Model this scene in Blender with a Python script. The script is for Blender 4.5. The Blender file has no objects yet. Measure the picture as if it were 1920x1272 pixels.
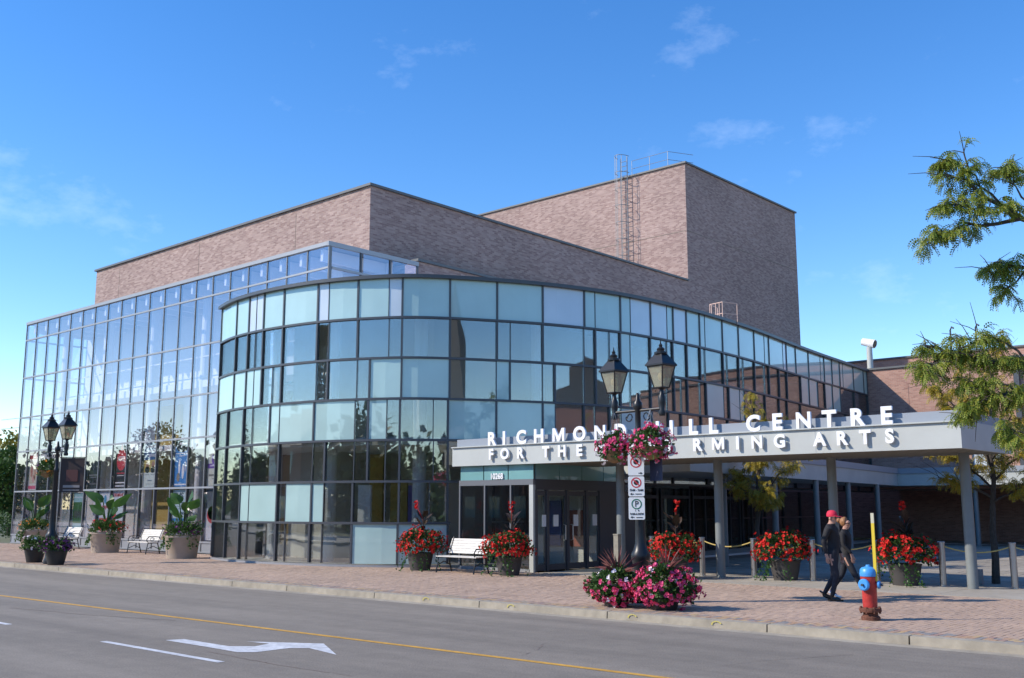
import bpy, bmesh, math, random
from mathutils import Vector, Matrix
R = math.radians
random.seed(7)
sc = bpy.context.scene
col = sc.collection

# ---------------------------------------------------------------- camera, sky, sun, exposure
cam_d = bpy.data.cameras.new('camera'); cam = bpy.data.objects.new('camera', cam_d); col.objects.link(cam)
cam.location = (0, 0, 1.8); cam.rotation_euler = (R(99.3), 0, R(41.73))
cam_d.sensor_width = 36; cam_d.lens = 36.06; cam_d.clip_end = 5000; cam_d.clip_start = .1
sc.camera = cam
SUN_AZ, SUN_EL = R(50), R(36)          # light travels towards (cos az, sin az) on the ground
w = bpy.data.worlds.new('World'); sc.world = w; w.use_nodes = True
wn = w.node_tree.nodes; wl = w.node_tree.links
bg = wn['Background']; bg.inputs['Strength'].default_value = .15
sky = wn.new('ShaderNodeTexSky'); sky.sky_type = 'NISHITA'; sky.sun_disc = False
sky.sun_elevation = SUN_EL
sky.sun_rotation = math.atan2(-math.cos(SUN_AZ), -math.sin(SUN_AZ)) % (2*math.pi)
sky.altitude = 200; sky.air_density = 1.0; sky.dust_density = 0; sky.ozone_density = 2.2
hsv = wn.new('ShaderNodeHueSaturation'); hsv.inputs['Saturation'].default_value = 1.33; hsv.inputs['Hue'].default_value = .508
wl.new(sky.outputs[0], hsv.inputs['Color'])
tc = wn.new('ShaderNodeTexCoord'); mp = wn.new('ShaderNodeMapping'); mp.inputs['Scale'].default_value = (2.6, 2.6, 5.0); mp.inputs['Location'].default_value = (1.35, 2.9, .6); mp.inputs['Rotation'].default_value = (0, 0, R(23))
n1 = wn.new('ShaderNodeTexNoise'); n1.inputs['Scale'].default_value = 2.3; n1.inputs['Detail'].default_value = 9; n1.inputs['Roughness'].default_value = .62
cr = wn.new('ShaderNodeValToRGB'); cr.color_ramp.elements[0].position = .60; cr.color_ramp.elements[1].position = .95
mul = wn.new('ShaderNodeMath'); mul.operation = 'MULTIPLY'; mul.inputs[1].default_value = .3
mix = wn.new('ShaderNodeMixRGB'); mix.inputs['Color2'].default_value = (6.5, 7.2, 8.2, 1)
wl.new(tc.outputs['Generated'], mp.inputs[0]); wl.new(mp.outputs[0], n1.inputs['Vector']); wl.new(n1.outputs['Fac'], cr.inputs[0])
wl.new(cr.outputs[0], mul.inputs[0]); wl.new(mul.outputs[0], mix.inputs['Fac']); wl.new(hsv.outputs[0], mix.inputs['Color1'])
wl.new(mix.outputs[0], bg.inputs['Color'])
sd = bpy.data.lights.new('sun', 'SUN'); sd.energy = 3.45; sd.angle = R(.53); sd.color = (1, .905, .775)
sun = bpy.data.objects.new('sun', sd); col.objects.link(sun)
sun.rotation_euler = (R(90)-SUN_EL, 0, SUN_AZ - R(90))
sc.view_settings.view_transform = 'Standard'; sc.view_settings.look = 'None'; sc.view_settings.gamma = 1
sc.view_settings.exposure = .68
sc.cycles.max_bounces = 10; sc.cycles.transparent_max_bounces = 16; sc.cycles.glossy_bounces = 5

# ---------------------------------------------------------------- materials
def mat(name, color, rough=.6, metal=0, spec=.5, noise=None, bump=0, scale=8., emit=None):
    m = bpy.data.materials.new(name); m.use_nodes = True
    nt = m.node_tree; b = nt.nodes['Principled BSDF']
    b.inputs['Base Color'].default_value = (*color, 1); b.inputs['Roughness'].default_value = rough
    b.inputs['Metallic'].default_value = metal; b.inputs['Specular IOR Level'].default_value = spec
    if noise:
        g = nt.nodes.new('ShaderNodeNewGeometry'); n = nt.nodes.new('ShaderNodeTexNoise')
        n.inputs['Scale'].default_value = scale; n.inputs['Detail'].default_value = 6
        r = nt.nodes.new('ShaderNodeMapRange'); r.inputs[1].default_value = .3; r.inputs[2].default_value = .7
        r.inputs[3].default_value = 1-noise; r.inputs[4].default_value = 1+noise
        mx = nt.nodes.new('ShaderNodeVectorMath'); mx.operation = 'SCALE'; mx.inputs[0].default_value = color
        nt.links.new(g.outputs['Position'], n.inputs['Vector']); nt.links.new(n.outputs['Fac'], r.inputs[0])
        nt.links.new(r.outputs[0], mx.inputs['Scale']); nt.links.new(mx.outputs[0], b.inputs['Base Color'])
        if bump:
            bp = nt.nodes.new('ShaderNodeBump'); bp.inputs['Strength'].default_value = bump; bp.inputs['Distance'].default_value = .02
            nt.links.new(n.outputs['Fac'], bp.inputs['Height']); nt.links.new(bp.outputs[0], b.inputs['Normal'])
    return m

def rand_mat(name, cols, rough=.7, per='island', trans=0):
    """colour picked per mesh island (leaf, petal, paver) from a ramp"""
    m = bpy.data.materials.new(name); m.use_nodes = True
    nt = m.node_tree; b = nt.nodes['Principled BSDF']; b.inputs['Roughness'].default_value = rough
    b.inputs['Specular IOR Level'].default_value = .3
    if per == 'island':
        g = nt.nodes.new('ShaderNodeNewGeometry'); o = g.outputs['Random Per Island']
    else:
        g = nt.nodes.new('ShaderNodeObjectInfo'); o = g.outputs['Random']
    r = nt.nodes.new('ShaderNodeValToRGB'); r.color_ramp.interpolation = 'CONSTANT' if per == 'object' else 'LINEAR'
    el = r.color_ramp.elements
    while len(el) < len(cols): el.new(.5)
    for i, c in enumerate(cols):
        el[i].position = i/len(cols) if per == 'object' else i/(len(cols)-1); el[i].color = (*c, 1)
    nt.links.new(o, r.inputs[0]); nt.links.new(r.outputs[0], b.inputs['Base Color'])
    if trans:
        t = nt.nodes.new('ShaderNodeBsdfTranslucent'); ms = nt.nodes.new('ShaderNodeMixShader'); ms.inputs[0].default_value = trans
        nt.links.new(r.outputs[0], t.inputs[0]); nt.links.new(b.outputs[0], ms.inputs[1]); nt.links.new(t.outputs[0], ms.inputs[2])
        nt.links.new(ms.outputs[0], nt.nodes['Material Output'].inputs[0])
    return m

def brick_mat(name, c1, c2, mortar, bw=.24, rh=.075):
    m = bpy.data.materials.new(name); m.use_nodes = True
    nt = m.node_tree; N = nt.nodes.new; L = nt.links.new; b = nt.nodes['Principled BSDF']
    g = N('ShaderNodeNewGeometry'); s = N('ShaderNodeSeparateXYZ'); L(g.outputs['Position'], s.inputs[0])
    a = N('ShaderNodeMath'); L(s.outputs[0], a.inputs[0]); L(s.outputs[1], a.inputs[1])
    cv = N('ShaderNodeCombineXYZ'); L(a.outputs[0], cv.inputs[0]); L(s.outputs[2], cv.inputs[1])
    br = N('ShaderNodeTexBrick'); br.inputs['Scale'].default_value = 1; br.inputs['Brick Width'].default_value = bw
    br.inputs['Row Height'].default_value = rh; br.inputs['Mortar Size'].default_value = .006; br.inputs['Bias'].default_value = 0
    br.inputs['Color1'].default_value = (*c1, 1); br.inputs['Color2'].default_value = (*c2, 1); br.inputs['Mortar'].default_value = (*mortar, 1)
    L(cv.outputs[0], br.inputs['Vector'])
    mp = N('ShaderNodeMapping'); mp.inputs['Scale'].default_value = (1.3, 13.3, 1); L(cv.outputs[0], mp.inputs[0])
    n = N('ShaderNodeTexNoise'); n.inputs['Scale'].default_value = 1; n.inputs['Detail'].default_value = 3; L(mp.outputs[0], n.inputs['Vector'])
    r = N('ShaderNodeMapRange'); r.inputs[1].default_value = .32; r.inputs[2].default_value = .68; r.inputs[3].default_value = .92; r.inputs[4].default_value = 1.08
    L(n.outputs['Fac'], r.inputs[0])
    n2 = N('ShaderNodeTexNoise'); n2.inputs['Scale'].default_value = .22; n2.inputs['Detail'].default_value = 4; L(cv.outputs[0], n2.inputs['Vector'])
    r2 = N('ShaderNodeMapRange'); r2.inputs[1].default_value = .3; r2.inputs[2].default_value = .7; r2.inputs[3].default_value = .9; r2.inputs[4].default_value = 1.1
    L(n2.outputs['Fac'], r2.inputs[0]); mm = N('ShaderNodeMath'); mm.operation = 'MULTIPLY'; L(r.outputs[0], mm.inputs[0]); L(r2.outputs[0], mm.inputs[1])
    v = N('ShaderNodeVectorMath'); v.operation = 'SCALE'; L(br.outputs['Color'], v.inputs[0]); L(mm.outputs[0], v.inputs['Scale'])
    L(v.outputs[0], b.inputs['Base Color']); b.inputs['Roughness'].default_value = .85
    bp = N('ShaderNodeBump'); bp.inputs['Strength'].default_value = .4; bp.inputs['Distance'].default_value = .01
    L(br.outputs['Fac'], bp.inputs['Height']); bp.invert = True; L(bp.outputs[0], b.inputs['Normal'])
    return m

def glass_mat(name, tint, refl, gtint=(1, 1, 1), wav=.0):
    m = bpy.data.materials.new(name); m.use_nodes = True
    nt = m.node_tree; N = nt.nodes.new; L = nt.links.new; nt.nodes.remove(nt.nodes['Principled BSDF'])
    t = N('ShaderNodeBsdfTransparent'); t.inputs[0].default_value = (*tint, 1)
    g = N('ShaderNodeBsdfGlossy'); g.inputs['Roughness'].default_value = .0; g.inputs[0].default_value = (*gtint, 1)
    fr = N('ShaderNodeLayerWeight'); fr.inputs[0].default_value = .35
    r = N('ShaderNodeMapRange'); r.inputs[3].default_value = refl; r.inputs[4].default_value = 1
    L(fr.outputs['Fresnel'], r.inputs[0])
    ge0 = N('ShaderNodeNewGeometry'); sb_ = N('ShaderNodeMath'); sb_.operation = 'SUBTRACT'; sb_.inputs[0].default_value = 1; L(ge0.outputs['Backfacing'], sb_.inputs[1])
    ml = N('ShaderNodeMath'); ml.operation = 'MULTIPLY'; L(r.outputs[0], ml.inputs[0]); L(sb_.outputs[0], ml.inputs[1])
    ms = N('ShaderNodeMixShader'); L(ml.outputs[0], ms.inputs[0]); L(t.outputs[0], ms.inputs[1]); L(g.outputs[0], ms.inputs[2])
    if wav:
        ge = N('ShaderNodeNewGeometry'); n = N('ShaderNodeTexNoise'); n.inputs['Scale'].default_value = .9; n.inputs['Detail'].default_value = 1
        bp = N('ShaderNodeBump'); bp.inputs['Strength'].default_value = wav; bp.inputs['Distance'].default_value = .05
        L(ge.outputs['Position'], n.inputs['Vector']); L(n.outputs['Fac'], bp.inputs['Height']); L(bp.outputs[0], g.inputs['Normal'])
    L(ms.outputs[0], nt.nodes['Material Output'].inputs[0])
    return m

def frosted_mat(name, c):
    m = mat(name, c, .35, 0, .5, .07, 0, .8)
    b = m.node_tree.nodes['Principled BSDF']; b.inputs['Coat Weight'].default_value = 1; b.inputs['Coat Roughness'].default_value = .02
    b.inputs['Coat IOR'].default_value = 1.7
    return m

M = dict(
 brick=brick_mat('brick', (.39, .28, .25), (.23, .142, .13), (.32, .26, .235)),
 brick2=brick_mat('brick_wing', (.43, .245, .19), (.31, .16, .125), (.38, .30, .25)),
 coping=mat('coping', (.10, .105, .11), .5), fascia=mat('fascia_white', (.43, .45, .43), .45, noise=.04, scale=1.5),
 capgrey=mat('cap_grey', (.27, .30, .34), .45), soffit=mat('soffit', (.24, .215, .17), .6),
 column=mat('column_paint', (.19, .21, .21), .45, noise=.08, scale=3), alu=mat('mullion_alu', (.30, .31, .33), .45, .3),
 alum=mat('mullion_mid', (.15, .155, .165), .45, .3), alud=mat('mullion_dark', (.07, .075, .085), .4, .2), letter=mat('letter_white', (.80, .81, .82), .4),
 glassL=glass_mat('lobby_glass', (.91, .91, .94), .23, (.97, .92, 1.0), .012), glassD=glass_mat('drum_glass', (.88, .90, .90), .44, (1, 1, 1), .02),
 glassE=glass_mat('entrance_glass', (.74, .78, .78), .05), frost=frosted_mat('frosted', (.37, .53, .51)), white_f=frosted_mat('frosted_white', (.50, .56, .62)),
 teal=frosted_mat('teal_panel', (.16, .34, .34)), interior=mat('interior_wall', (.58, .56, .52), .8), inwhite=mat('interior_white', (.75, .76, .77), .6),
 dark=mat('dark_recess', (.035, .035, .04), .6), mustard=mat('mustard', (.42, .30, .08), .7), purple=mat('purple', (.16, .13, .36), .7),
 asphalt=mat('asphalt', (.205, .178, .143), .85, noise=.16, bump=.35, scale=38), yellow=mat('yellow_paint', (.55, .30, .04), .7, noise=.2, scale=14),
 white_p=mat('road_paint', (.55, .56, .57), .7, noise=.18, scale=12), kerb=mat('kerb_concrete', (.315, .28, .22), .85, noise=.14, bump=.2, scale=6),
 concrete=mat('band_concrete', (.34, .31, .26), .85, noise=.12, bump=.15, scale=4), joint=mat('joint_sand', (.20, .165, .14), .95),
 paver=rand_mat('paver', [(.43, .31, .23), (.40, .29, .217), (.45, .325, .238), (.42, .308, .235), (.39, .285, .22)], .85),
 paver_b=rand_mat('paver_border', [(.42, .27, .17), (.25, .235, .22), (.44, .32, .18), (.33, .22, .18), (.24, .225, .215)], .85),
 stone=rand_mat('plaza_stone', [(.31, .275, .22), (.25, .225, .185), (.35, .31, .25)], .85),
 grass=mat('far_ground', (.12, .13, .07), .95, noise=.3, scale=.6), iron=mat('black_iron', (.018, .019, .021), .38, .2), slat=mat('bench_slat', (.62, .60, .55), .6, noise=.12, scale=9),
 lampglass=mat('lamp_glass', (.62, .60, .50), .25), bulb=mat('bulb', (.85, .8, .65), .3), steel=mat('stainless', (.55, .54, .52), .28, .9),
 rope=mat('yellow_rope', (.55, .42, .14), .8), potblack=mat('pot_black', (.022, .022, .023), .5), potbeige=mat('pot_beige', (.36, .295, .235), .85, noise=.06, scale=5),
 potbrown=mat('pot_dark', (.055, .05, .048), .7), soil=mat('soil', (.05, .035, .025), .95), coir=mat('coir', (.28, .17, .08), .95, noise=.25, scale=20),
 leaf=rand_mat('leaf', [(.035, .085, .02), (.06, .13, .03), (.09, .17, .045), (.05, .10, .025)], .5, trans=.25),
 leafdark=rand_mat('leaf_dark', [(.03, .07, .022), (.05, .10, .03), (.07, .13, .035)], .5, trans=.2),
 locust=rand_mat('locust_leaf', [(.15, .22, .03), (.21, .28, .04), (.31, .31, .045), (.12, .19, .03)], .5, trans=.35),
 locusty=rand_mat('locust_leaf_yellow', [(.20, .21, .03), (.45, .33, .035), (.25, .25, .035), (.55, .36, .04), (.30, .27, .035)], .5, trans=.35),
 bigleaf=rand_mat('big_leaf', [(.035, .10, .02), (.055, .13, .03)], .4, trans=.3), canna=rand_mat('canna_leaf', [(.04, .022, .022), (.055, .04, .025), (.03, .018, .02)], .4),
 red=rand_mat('red_petal', [(.60, .012, .012), (.68, .03, .02), (.48, .008, .01)], .6, trans=.15), orange=rand_mat('orange_petal', [(.75, .20, .02), (.80, .32, .03)], .6),
 pink=rand_mat('pink_petal', [(.72, .05, .20), (.80, .12, .30), (.70, .05, .09), (.78, .16, .34), (.66, .03, .15)], .6, trans=.15), whitep=rand_mat('white_petal', [(.8, .78, .8), (.78, .68, .75)], .6),
 purplep=rand_mat('purple_petal', [(.10, .02, .10), (.20, .05, .20), (.06, .015, .05)], .6), spike=rand_mat('spike_leaf', [(.16, .05, .05), (.24, .09, .08), (.11, .04, .04)], .45),
 bark=mat('bark', (.06, .05, .042), .9, noise=.3, bump=.5, scale=14), wood=mat('timber_post', (.26, .24, .19), .85, noise=.15, scale=10),
 hred=mat('hydrant_red', (.42, .035, .03), .42, noise=.18, scale=9), hblue=mat('hydrant_blue', (.06, .30, .70), .4), rust=mat('rust', (.13, .05, .03), .9, noise=.4, scale=25),
 hyel=mat('marker_yellow', (.62, .47, .03), .5), black=mat('black_cloth', (.012, .012, .015), .8, noise=.2, scale=12), jeans=mat('dark_jeans', (.018, .02, .028), .85, noise=.25, scale=14),
 skin=mat('skin', (.46, .26, .19), .55), capred=mat('cap_red', (.62, .02, .06), .75), hair=mat('hair', (.28, .13, .05), .6, noise=.3, scale=40), shoe=mat('shoe_black', (.012, .012, .012), .3),
 navy=mat('sneaker_navy', (.03, .05, .16), .6), white=mat('white', (.78, .78, .78), .5), signwhite=mat('sign_white', (.78, .79, .78), .4), signblack=mat('sign_black', (.015, .015, .015), .5),
 signred=mat('sign_red', (.55, .03, .04), .5), signgreen=mat('sign_green', (.02, .16, .10), .5), brown_b=mat('banner_brown', (.045, .025, .02), .6), galv=mat('galvanised', (.26, .27, .28), .5, .5),
 pinkmetal=mat('primer_rail', (.62, .42, .34), .6), housebrick=brick_mat('house_brick', (.26, .11, .07), (.19, .07, .05), (.25, .2, .17)), slate=mat('slate_roof', (.06, .06, .065), .7), stonewall=mat('church_stone', (.30, .28, .25), .9, noise=.15, scale=2),
)
def weather(m, scale, amt, sx=1.):
    nt = m.node_tree; b = nt.nodes['Principled BSDF']; src = b.inputs['Base Color'].links[0].from_socket; N = nt.nodes.new; L = nt.links.new
    g = N('ShaderNodeNewGeometry'); mp = N('ShaderNodeMapping'); mp.inputs['Scale'].default_value = (scale*sx, scale, scale); n = N('ShaderNodeTexNoise'); n.inputs['Scale'].default_value = 1; n.inputs['Detail'].default_value = 7; n.inputs['Roughness'].default_value = .65
    r = N('ShaderNodeMapRange'); r.inputs[1].default_value = .35; r.inputs[2].default_value = .65; r.inputs[3].default_value = 1-amt; r.inputs[4].default_value = 1+amt
    v = N('ShaderNodeVectorMath'); v.operation = 'SCALE'; L(g.outputs['Position'], mp.inputs[0]); L(mp.outputs[0], n.inputs['Vector']); L(n.outputs['Fac'], r.inputs[0]); L(src, v.inputs[0]); L(r.outputs[0], v.inputs['Scale']); L(v.outputs[0], b.inputs['Base Color'])
weather(M['asphalt'], .9, .16, .10); weather(M['asphalt'], 3.0, .07); weather(M['hred'], 5, .25); weather(M['hblue'], 6, .12) if M['hblue'].node_tree.nodes['Principled BSDF'].inputs['Base Color'].links else None; weather(M['fascia'], .7, .05); weather(M['paver'], .5, .10); weather(M['paver'], 2.5, .08); weather(M['kerb'], .8, .15); weather(M['concrete'], .6, .12); weather(M['white_p'], 5, .14); weather(M['yellow'], 4, .15); weather(M['brick'], .12, .06); weather(M['stone'], .4, .12)
def flat(c): 
    k = 'ink_%02x%02x%02x' % tuple(int(v*255) for v in c)
    if k not in M: M[k] = mat(k, c, .45)
    return M[k]

# ---------------------------------------------------------------- mesh helpers
class MB:
    def __init__(s): s.v = []; s.f = []; s.m = []; s.cur = 0
    def add(s, vs, fs):
        o = len(s.v); s.v += [tuple(x) for x in vs]; s.f += [tuple(i+o for i in f) for f in fs]; s.m += [s.cur]*len(fs); return s
    def box(s, x0, x1, y0, y1, z0, z1):
        return s.add([(x0,y0,z0),(x1,y0,z0),(x1,y1,z0),(x0,y1,z0),(x0,y0,z1),(x1,y0,z1),(x1,y1,z1),(x0,y1,z1)],
                     [(0,3,2,1),(4,5,6,7),(0,1,5,4),(1,2,6,5),(2,3,7,6),(3,0,4,7)])
    def prism(s, poly, z0, z1):
        n = len(poly)
        return s.add([(x,y,z0) for x,y in poly]+[(x,y,z1) for x,y in poly],
                     [tuple(range(n))[::-1], tuple(range(n,2*n))]+[(i,(i+1)%n,n+(i+1)%n,n+i) for i in range(n)])
    def lathe(s, prof, n=20, c=(0,0)):
        vs = []; fs = []
        for r, z in prof:
            vs += [(c[0]+r*math.cos(2*math.pi*k/n), c[1]+r*math.sin(2*math.pi*k/n), z) for k in range(n)]
        for i in range(len(prof)-1):
            fs += [(i*n+k, i*n+(k+1)%n, (i+1)*n+(k+1)%n, (i+1)*n+k) for k in range(n)]
        fs += [tuple(range(n))[::-1], tuple(range((len(prof)-1)*n, len(prof)*n))]
        return s.add(vs, fs)
    def tube(s, pts, r, n=6):
        pts = [Vector(p) for p in pts]; rs = r if isinstance(r, (list, tuple)) else [r]*len(pts)
        vs = []; fs = []
        for i, p in enumerate(pts):
            d = (pts[min(i+1, len(pts)-1)]-pts[max(i-1, 0)]).normalized()
            a = d.cross(Vector((0,0,1)) if abs(d.z) < .95 else Vector((1,0,0))).normalized(); b = d.cross(a)
            vs += [p+(a*math.cos(2*math.pi*k/n)+b*math.sin(2*math.pi*k/n))*rs[i] for k in range(n)]
        for i in range(len(pts)-1):
            fs += [(i*n+k, i*n+(k+1)%n, (i+1)*n+(k+1)%n, (i+1)*n+k) for k in range(n)]
        fs += [tuple(range(n))[::-1], tuple(range((len(pts)-1)*n, len(pts)*n))]
        return s.add(vs, fs)
    def sphere(s, c, r, n=10, m=6, sz=1):
        prof = [(max(r*math.sin(math.pi*i/m), .0005), c[2]-r*sz*math.cos(math.pi*i/m)) for i in range(m+1)]
        return s.lathe(prof, n, (c[0], c[1]))
    def build(s, name, mats, parent=None, smooth=False):
        me = bpy.data.meshes.new(name)
        off = Vector((0,0,0))
        if parent is not None:
            p = parent
            while p is not None: off += p.location; p = p.parent
        me.from_pydata([(x-off.x, y-off.y, z-off.z) for x, y, z in s.v], [], s.f)
        ms = mats if isinstance(mats, (list, tuple)) else [mats]
        for m in ms: me.materials.append(m)
        if len(ms) > 1: me.polygons.foreach_set('material_index', s.m)
        if smooth: me.polygons.foreach_set('use_smooth', [True]*len(me.polygons)); me.set_sharp_from_angle(angle=R(40))
        me.update()
        return link(name, me, parent)
def link(name, me, parent=None):
    o = bpy.data.objects.new(name, me); col.objects.link(o)
    if parent is not None: o.parent = parent
    return o
def empty(name, loc, label=None, cat=None, group=None):
    o = bpy.data.objects.new(name, None); o.location = loc; o.empty_display_size = .2; col.objects.link(o)
    if label: tag(o, label, cat, group)
    return o
def tag(o, label=None, cat=None, group=None, kind=None):
    if label: o['label'] = label
    if cat: o['category'] = cat
    if group: o['group'] = group
    if kind: o['kind'] = kind
    return o
def inst(name, me, parent, loc, rz=0, wloc=True):
    o = link(name, me, parent)
    off = Vector((0,0,0)); p = parent
    while p is not None: off += p.location; p = p.parent
    o.location = Vector(loc)-off if wloc else loc; o.rotation_euler = (0, 0, rz); return o
def rootless(b, name, mats, smooth=False):       # mesh data only
    o = b.build(name, mats, None, smooth); me = o.data; bpy.data.objects.remove(o); return me
def text_mesh(txt, size, depth, bold=0, mat_=None, sx=1.):
    cu = bpy.data.curves.new('t', 'FONT'); cu.body = txt; cu.size = size; cu.extrude = depth/2; cu.offset = bold; cu.align_x = 'CENTER'
    cu.resolution_u = 4
    o = bpy.data.objects.new('t', cu); col.objects.link(o)
    me = bpy.data.meshes.new_from_object(o.evaluated_get(bpy.context.evaluated_depsgraph_get()))
    bpy.data.objects.remove(o); bpy.data.curves.remove(cu)
    me.transform(Matrix.Rotation(R(90), 4, 'X') @ Matrix.Diagonal((sx, 1, 1, 1)))
    me.materials.clear(); me.materials.append(mat_); return me
def writing(txt, parent, x, y, z, size, m, bold=0, depth=.004, sx=1., name='lettering', rz=0):
    return inst(name, text_mesh(txt, size, depth, bold, m, sx), parent, (x, y, z), rz)

# ---------------------------------------------------------------- ground, road, kerb, pavements
def ky(x): return 15.12+.012*(x+5)            # kerb back edge
def struct(o): o['kind'] = 'structure'; return o
struct(MB().box(-900, 900, -900, 900, -1.2, -.30).build('ground', M['grass']))
road = struct(MB().add([(-400, -1.5, -.13), (300, -1.5, -.13), (300, ky(300)-.17, -.13), (-400, ky(-400)-.17, -.13)], [(0,1,2,3)]).build('road', M['asphalt']))
def strip(name, pts, m, z=-.126): return MB().add([(x, y, z) for x, y in pts], [tuple(range(len(pts)))]).build(name, m, road)
yl = lambda x: 9.78+.0255*(x+23.8)
strip('yellow_centre_line', [(-120, yl(-120)), (40, yl(40)), (40, yl(40)+.11), (-120, yl(-120)+.11)], M['yellow'])
for x0 in (-30.2, -21.0, -14.7, -8.4, -1.8):
    if x0 > -12: continue
    strip('lane_dash', [(x0, 7.50), (x0+3.05, 7.51), (x0+3.05, 7.62), (x0, 7.61)], M['white_p'])
def at(px, py, z=None, Y=None, d=None):
    """point of the place that stands at a measured spot of the photograph"""
    f, p, yw = 1923., R(9.3), R(41.73); s, c = math.sin(yw), math.cos(yw)
    a = px-960; b = f*math.cos(p)+(py-636)*math.sin(p); u = f*math.sin(p)-(py-636)*math.cos(p)
    D = Vector((a*c-b*s, a*s+b*c, u))
    t = (z-1.8)/D.z if z is not None else Y/D.y if Y is not None else d/math.hypot(D.x, D.y)
    return Vector((D.x*t, D.y*t, 1.8+D.z*t))
AR = [(310,1201),(345,1199),(430,1212.5),(478,1212.5),(505,1207.5),(462,1203.5),(607,1207.5),(631,1228.5),(580,1216),(542,1216),(480,1223.5),(445,1223.5),(375,1211.5)]
strip('turn_arrow', [tuple(at(x, y, -.13))[:2] for x, y in AR], M['white_p'])
# dark crack sealing lines on the asphalt
for pts in ([(640,1203),(710,1197),(830,1188),(940,1178)], [(390,1222),(520,1247),(660,1268)], [(978,1229),(1008,1219),(1018,1207),(1130,1196),(1260,1187)], [(20,1140),(160,1153),(330,1164)], [(1270,1262),(1420,1240),(1600,1228)]):
    P = [at(x, y, -.13) for x, y in pts]; b = MB()
    for i in range(len(P)-1):
        n_ = 7
        for k in range(n_):
            a, c = P[i].lerp(P[i+1], k/n_), P[i].lerp(P[i+1], (k+1)/n_); j = Vector((random.uniform(-.03,.03), random.uniform(-.03,.03), 0))
            a = a+j*(k > 0); b.add([(a.x, a.y-.014, -.1265), (c.x, c.y-.014, -.1265), (c.x, c.y+.014, -.1265), (a.x, a.y+.014, -.1265)], [(0,1,2,3)])
    b.build('crack', M['joint'], road)

kerb = struct(empty('kerb', (-20, 15, 0)))
x = -80.
kl = [3.05]*4
i = 0
while x < 14:
    L_ = 3.05 if i % 5 else 2.2; i += 1
    y0, y1 = ky(x), ky(x+L_); g = .012
    MB().add([(x+g, y0-.17, -.2), (x+L_-g, y1-.17, -.2), (x+L_-g, y1, -.2), (x+g, y0, -.2), (x+g, y0-.155, -.004), (x+L_-g, y1-.155, -.004), (x+L_-g, y1, .003), (x+g, y0, .003)],
             [(4,5,6,7),(0,1,5,4),(1,2,6,5),(2,3,7,6),(3,0,4,7)]).build('kerb_stone', M['kerb'], kerb)
    x += L_
gutter = MB().add([(-80, ky(-80)-.42, -.1285), (14, ky(14)-.42, -.1285), (14, ky(14)-.16, -.122), (-80, ky(-80)-.16, -.122)], [(0,1,2,3)]).build('gutter', M['kerb'], kerb)
for px, py in ((767,1122),(920,1136),(1174,1152),(1313,1168)):                     # survey paint on the kerb
    p = at(px, py, 0); yy = ky(p.x)-.172
    b = MB()
    for k in range(5):
        a0, a1 = .3+k*.63, k*.63+.85
        b.add([(p.x+.10*math.cos(t)*s_, yy-.004, -.065+.055*math.sin(t)*s_) for s_ in (1, .72) for t in (a0, a1)], [(0,1,3,2)])
    b.build('survey_mark', flat((.50, .43, .10)), kerb)

walk = struct(MB().add([(-80, ky(-80), -.012), (14, ky(14), -.012), (14, 22.15, -.012), (-80, 22.75, -.012)], [(0,1,2,3)]).build('pavement', M['joint']))
def paver_mesh(w_, l_):
    g = .004; return rootless(MB().add([(g,g,0),(w_-g,g,0),(w_-g,l_-g,0),(g,l_-g,0),(g,g,-.03),(w_-g,g,-.03),(w_-g,l_-g,-.03),(g,l_-g,-.03)],
            [(0,1,2,3),(4,5,1,0),(5,6,2,1),(6,7,3,2),(7,4,0,3)]), 'paver', M['paver'])
PM = paver_mesh(.1, .2)
PMo = PM.copy(); PMo.materials.clear(); PMo.materials.append(rand_mat('paver_single', [(.43, .31, .23), (.40, .29, .217), (.45, .325, .238), (.42, .308, .235), (.39, .285, .22)], .85, 'object'))
PBo = PM.copy(); PBo.materials.clear(); PBo.materials.append(rand_mat('paver_border_single', [(.42, .27, .17), (.25, .235, .22), (.44, .32, .18), (.33, .22, .18), (.24, .225, .215)], .85, 'object'))
rest, restb, singles = MB(), MB(), []
nx = 0
x = -58.
g = .004
while x < 3.5:
    ya = ky(x+.05)+.004; j = 0
    yy = ya+(.1 if nx % 2 else 0)
    if nx % 2: rows_ = [(ya, .1)]
    else: rows_ = []
    while yy < 22.1: rows_.append((yy, .2)); yy += .2
    for k, (y_, l_) in enumerate(rows_):
        y1_ = min(y_+l_, 22.12 if x > -18.8 else 22.6)
        if y1_-y_ < .03: continue
        border = y_-ya < .38
        z = random.uniform(-.003, .0015)
        d2 = math.hypot(x, y_)
        (singles if (-9.2 < x < -4.4 and y_ < 16.6 and l_ == .2 and y1_-y_ > .19) else []).append((d2, x, y_, z, border))
        if (-9.2 < x < -4.4 and y_ < 16.6 and l_ == .2 and y1_-y_ > .19): continue
        b = restb if border else rest
        b.add([(x+g,y_+g,z),(x+.1-g,y_+g,z),(x+.1-g,y1_-g,z),(x+g,y1_-g,z),(x+g,y_+g,-.012),(x+.1-g,y_+g,-.012),(x+.1-g,y1_-g,-.012),(x+g,y1_-g,-.012)],
              [(0,1,2,3),(4,5,1,0),(5,6,2,1),(6,7,3,2),(7,4,0,3)])
    x += .1; nx += 1
singles.sort()
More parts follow.
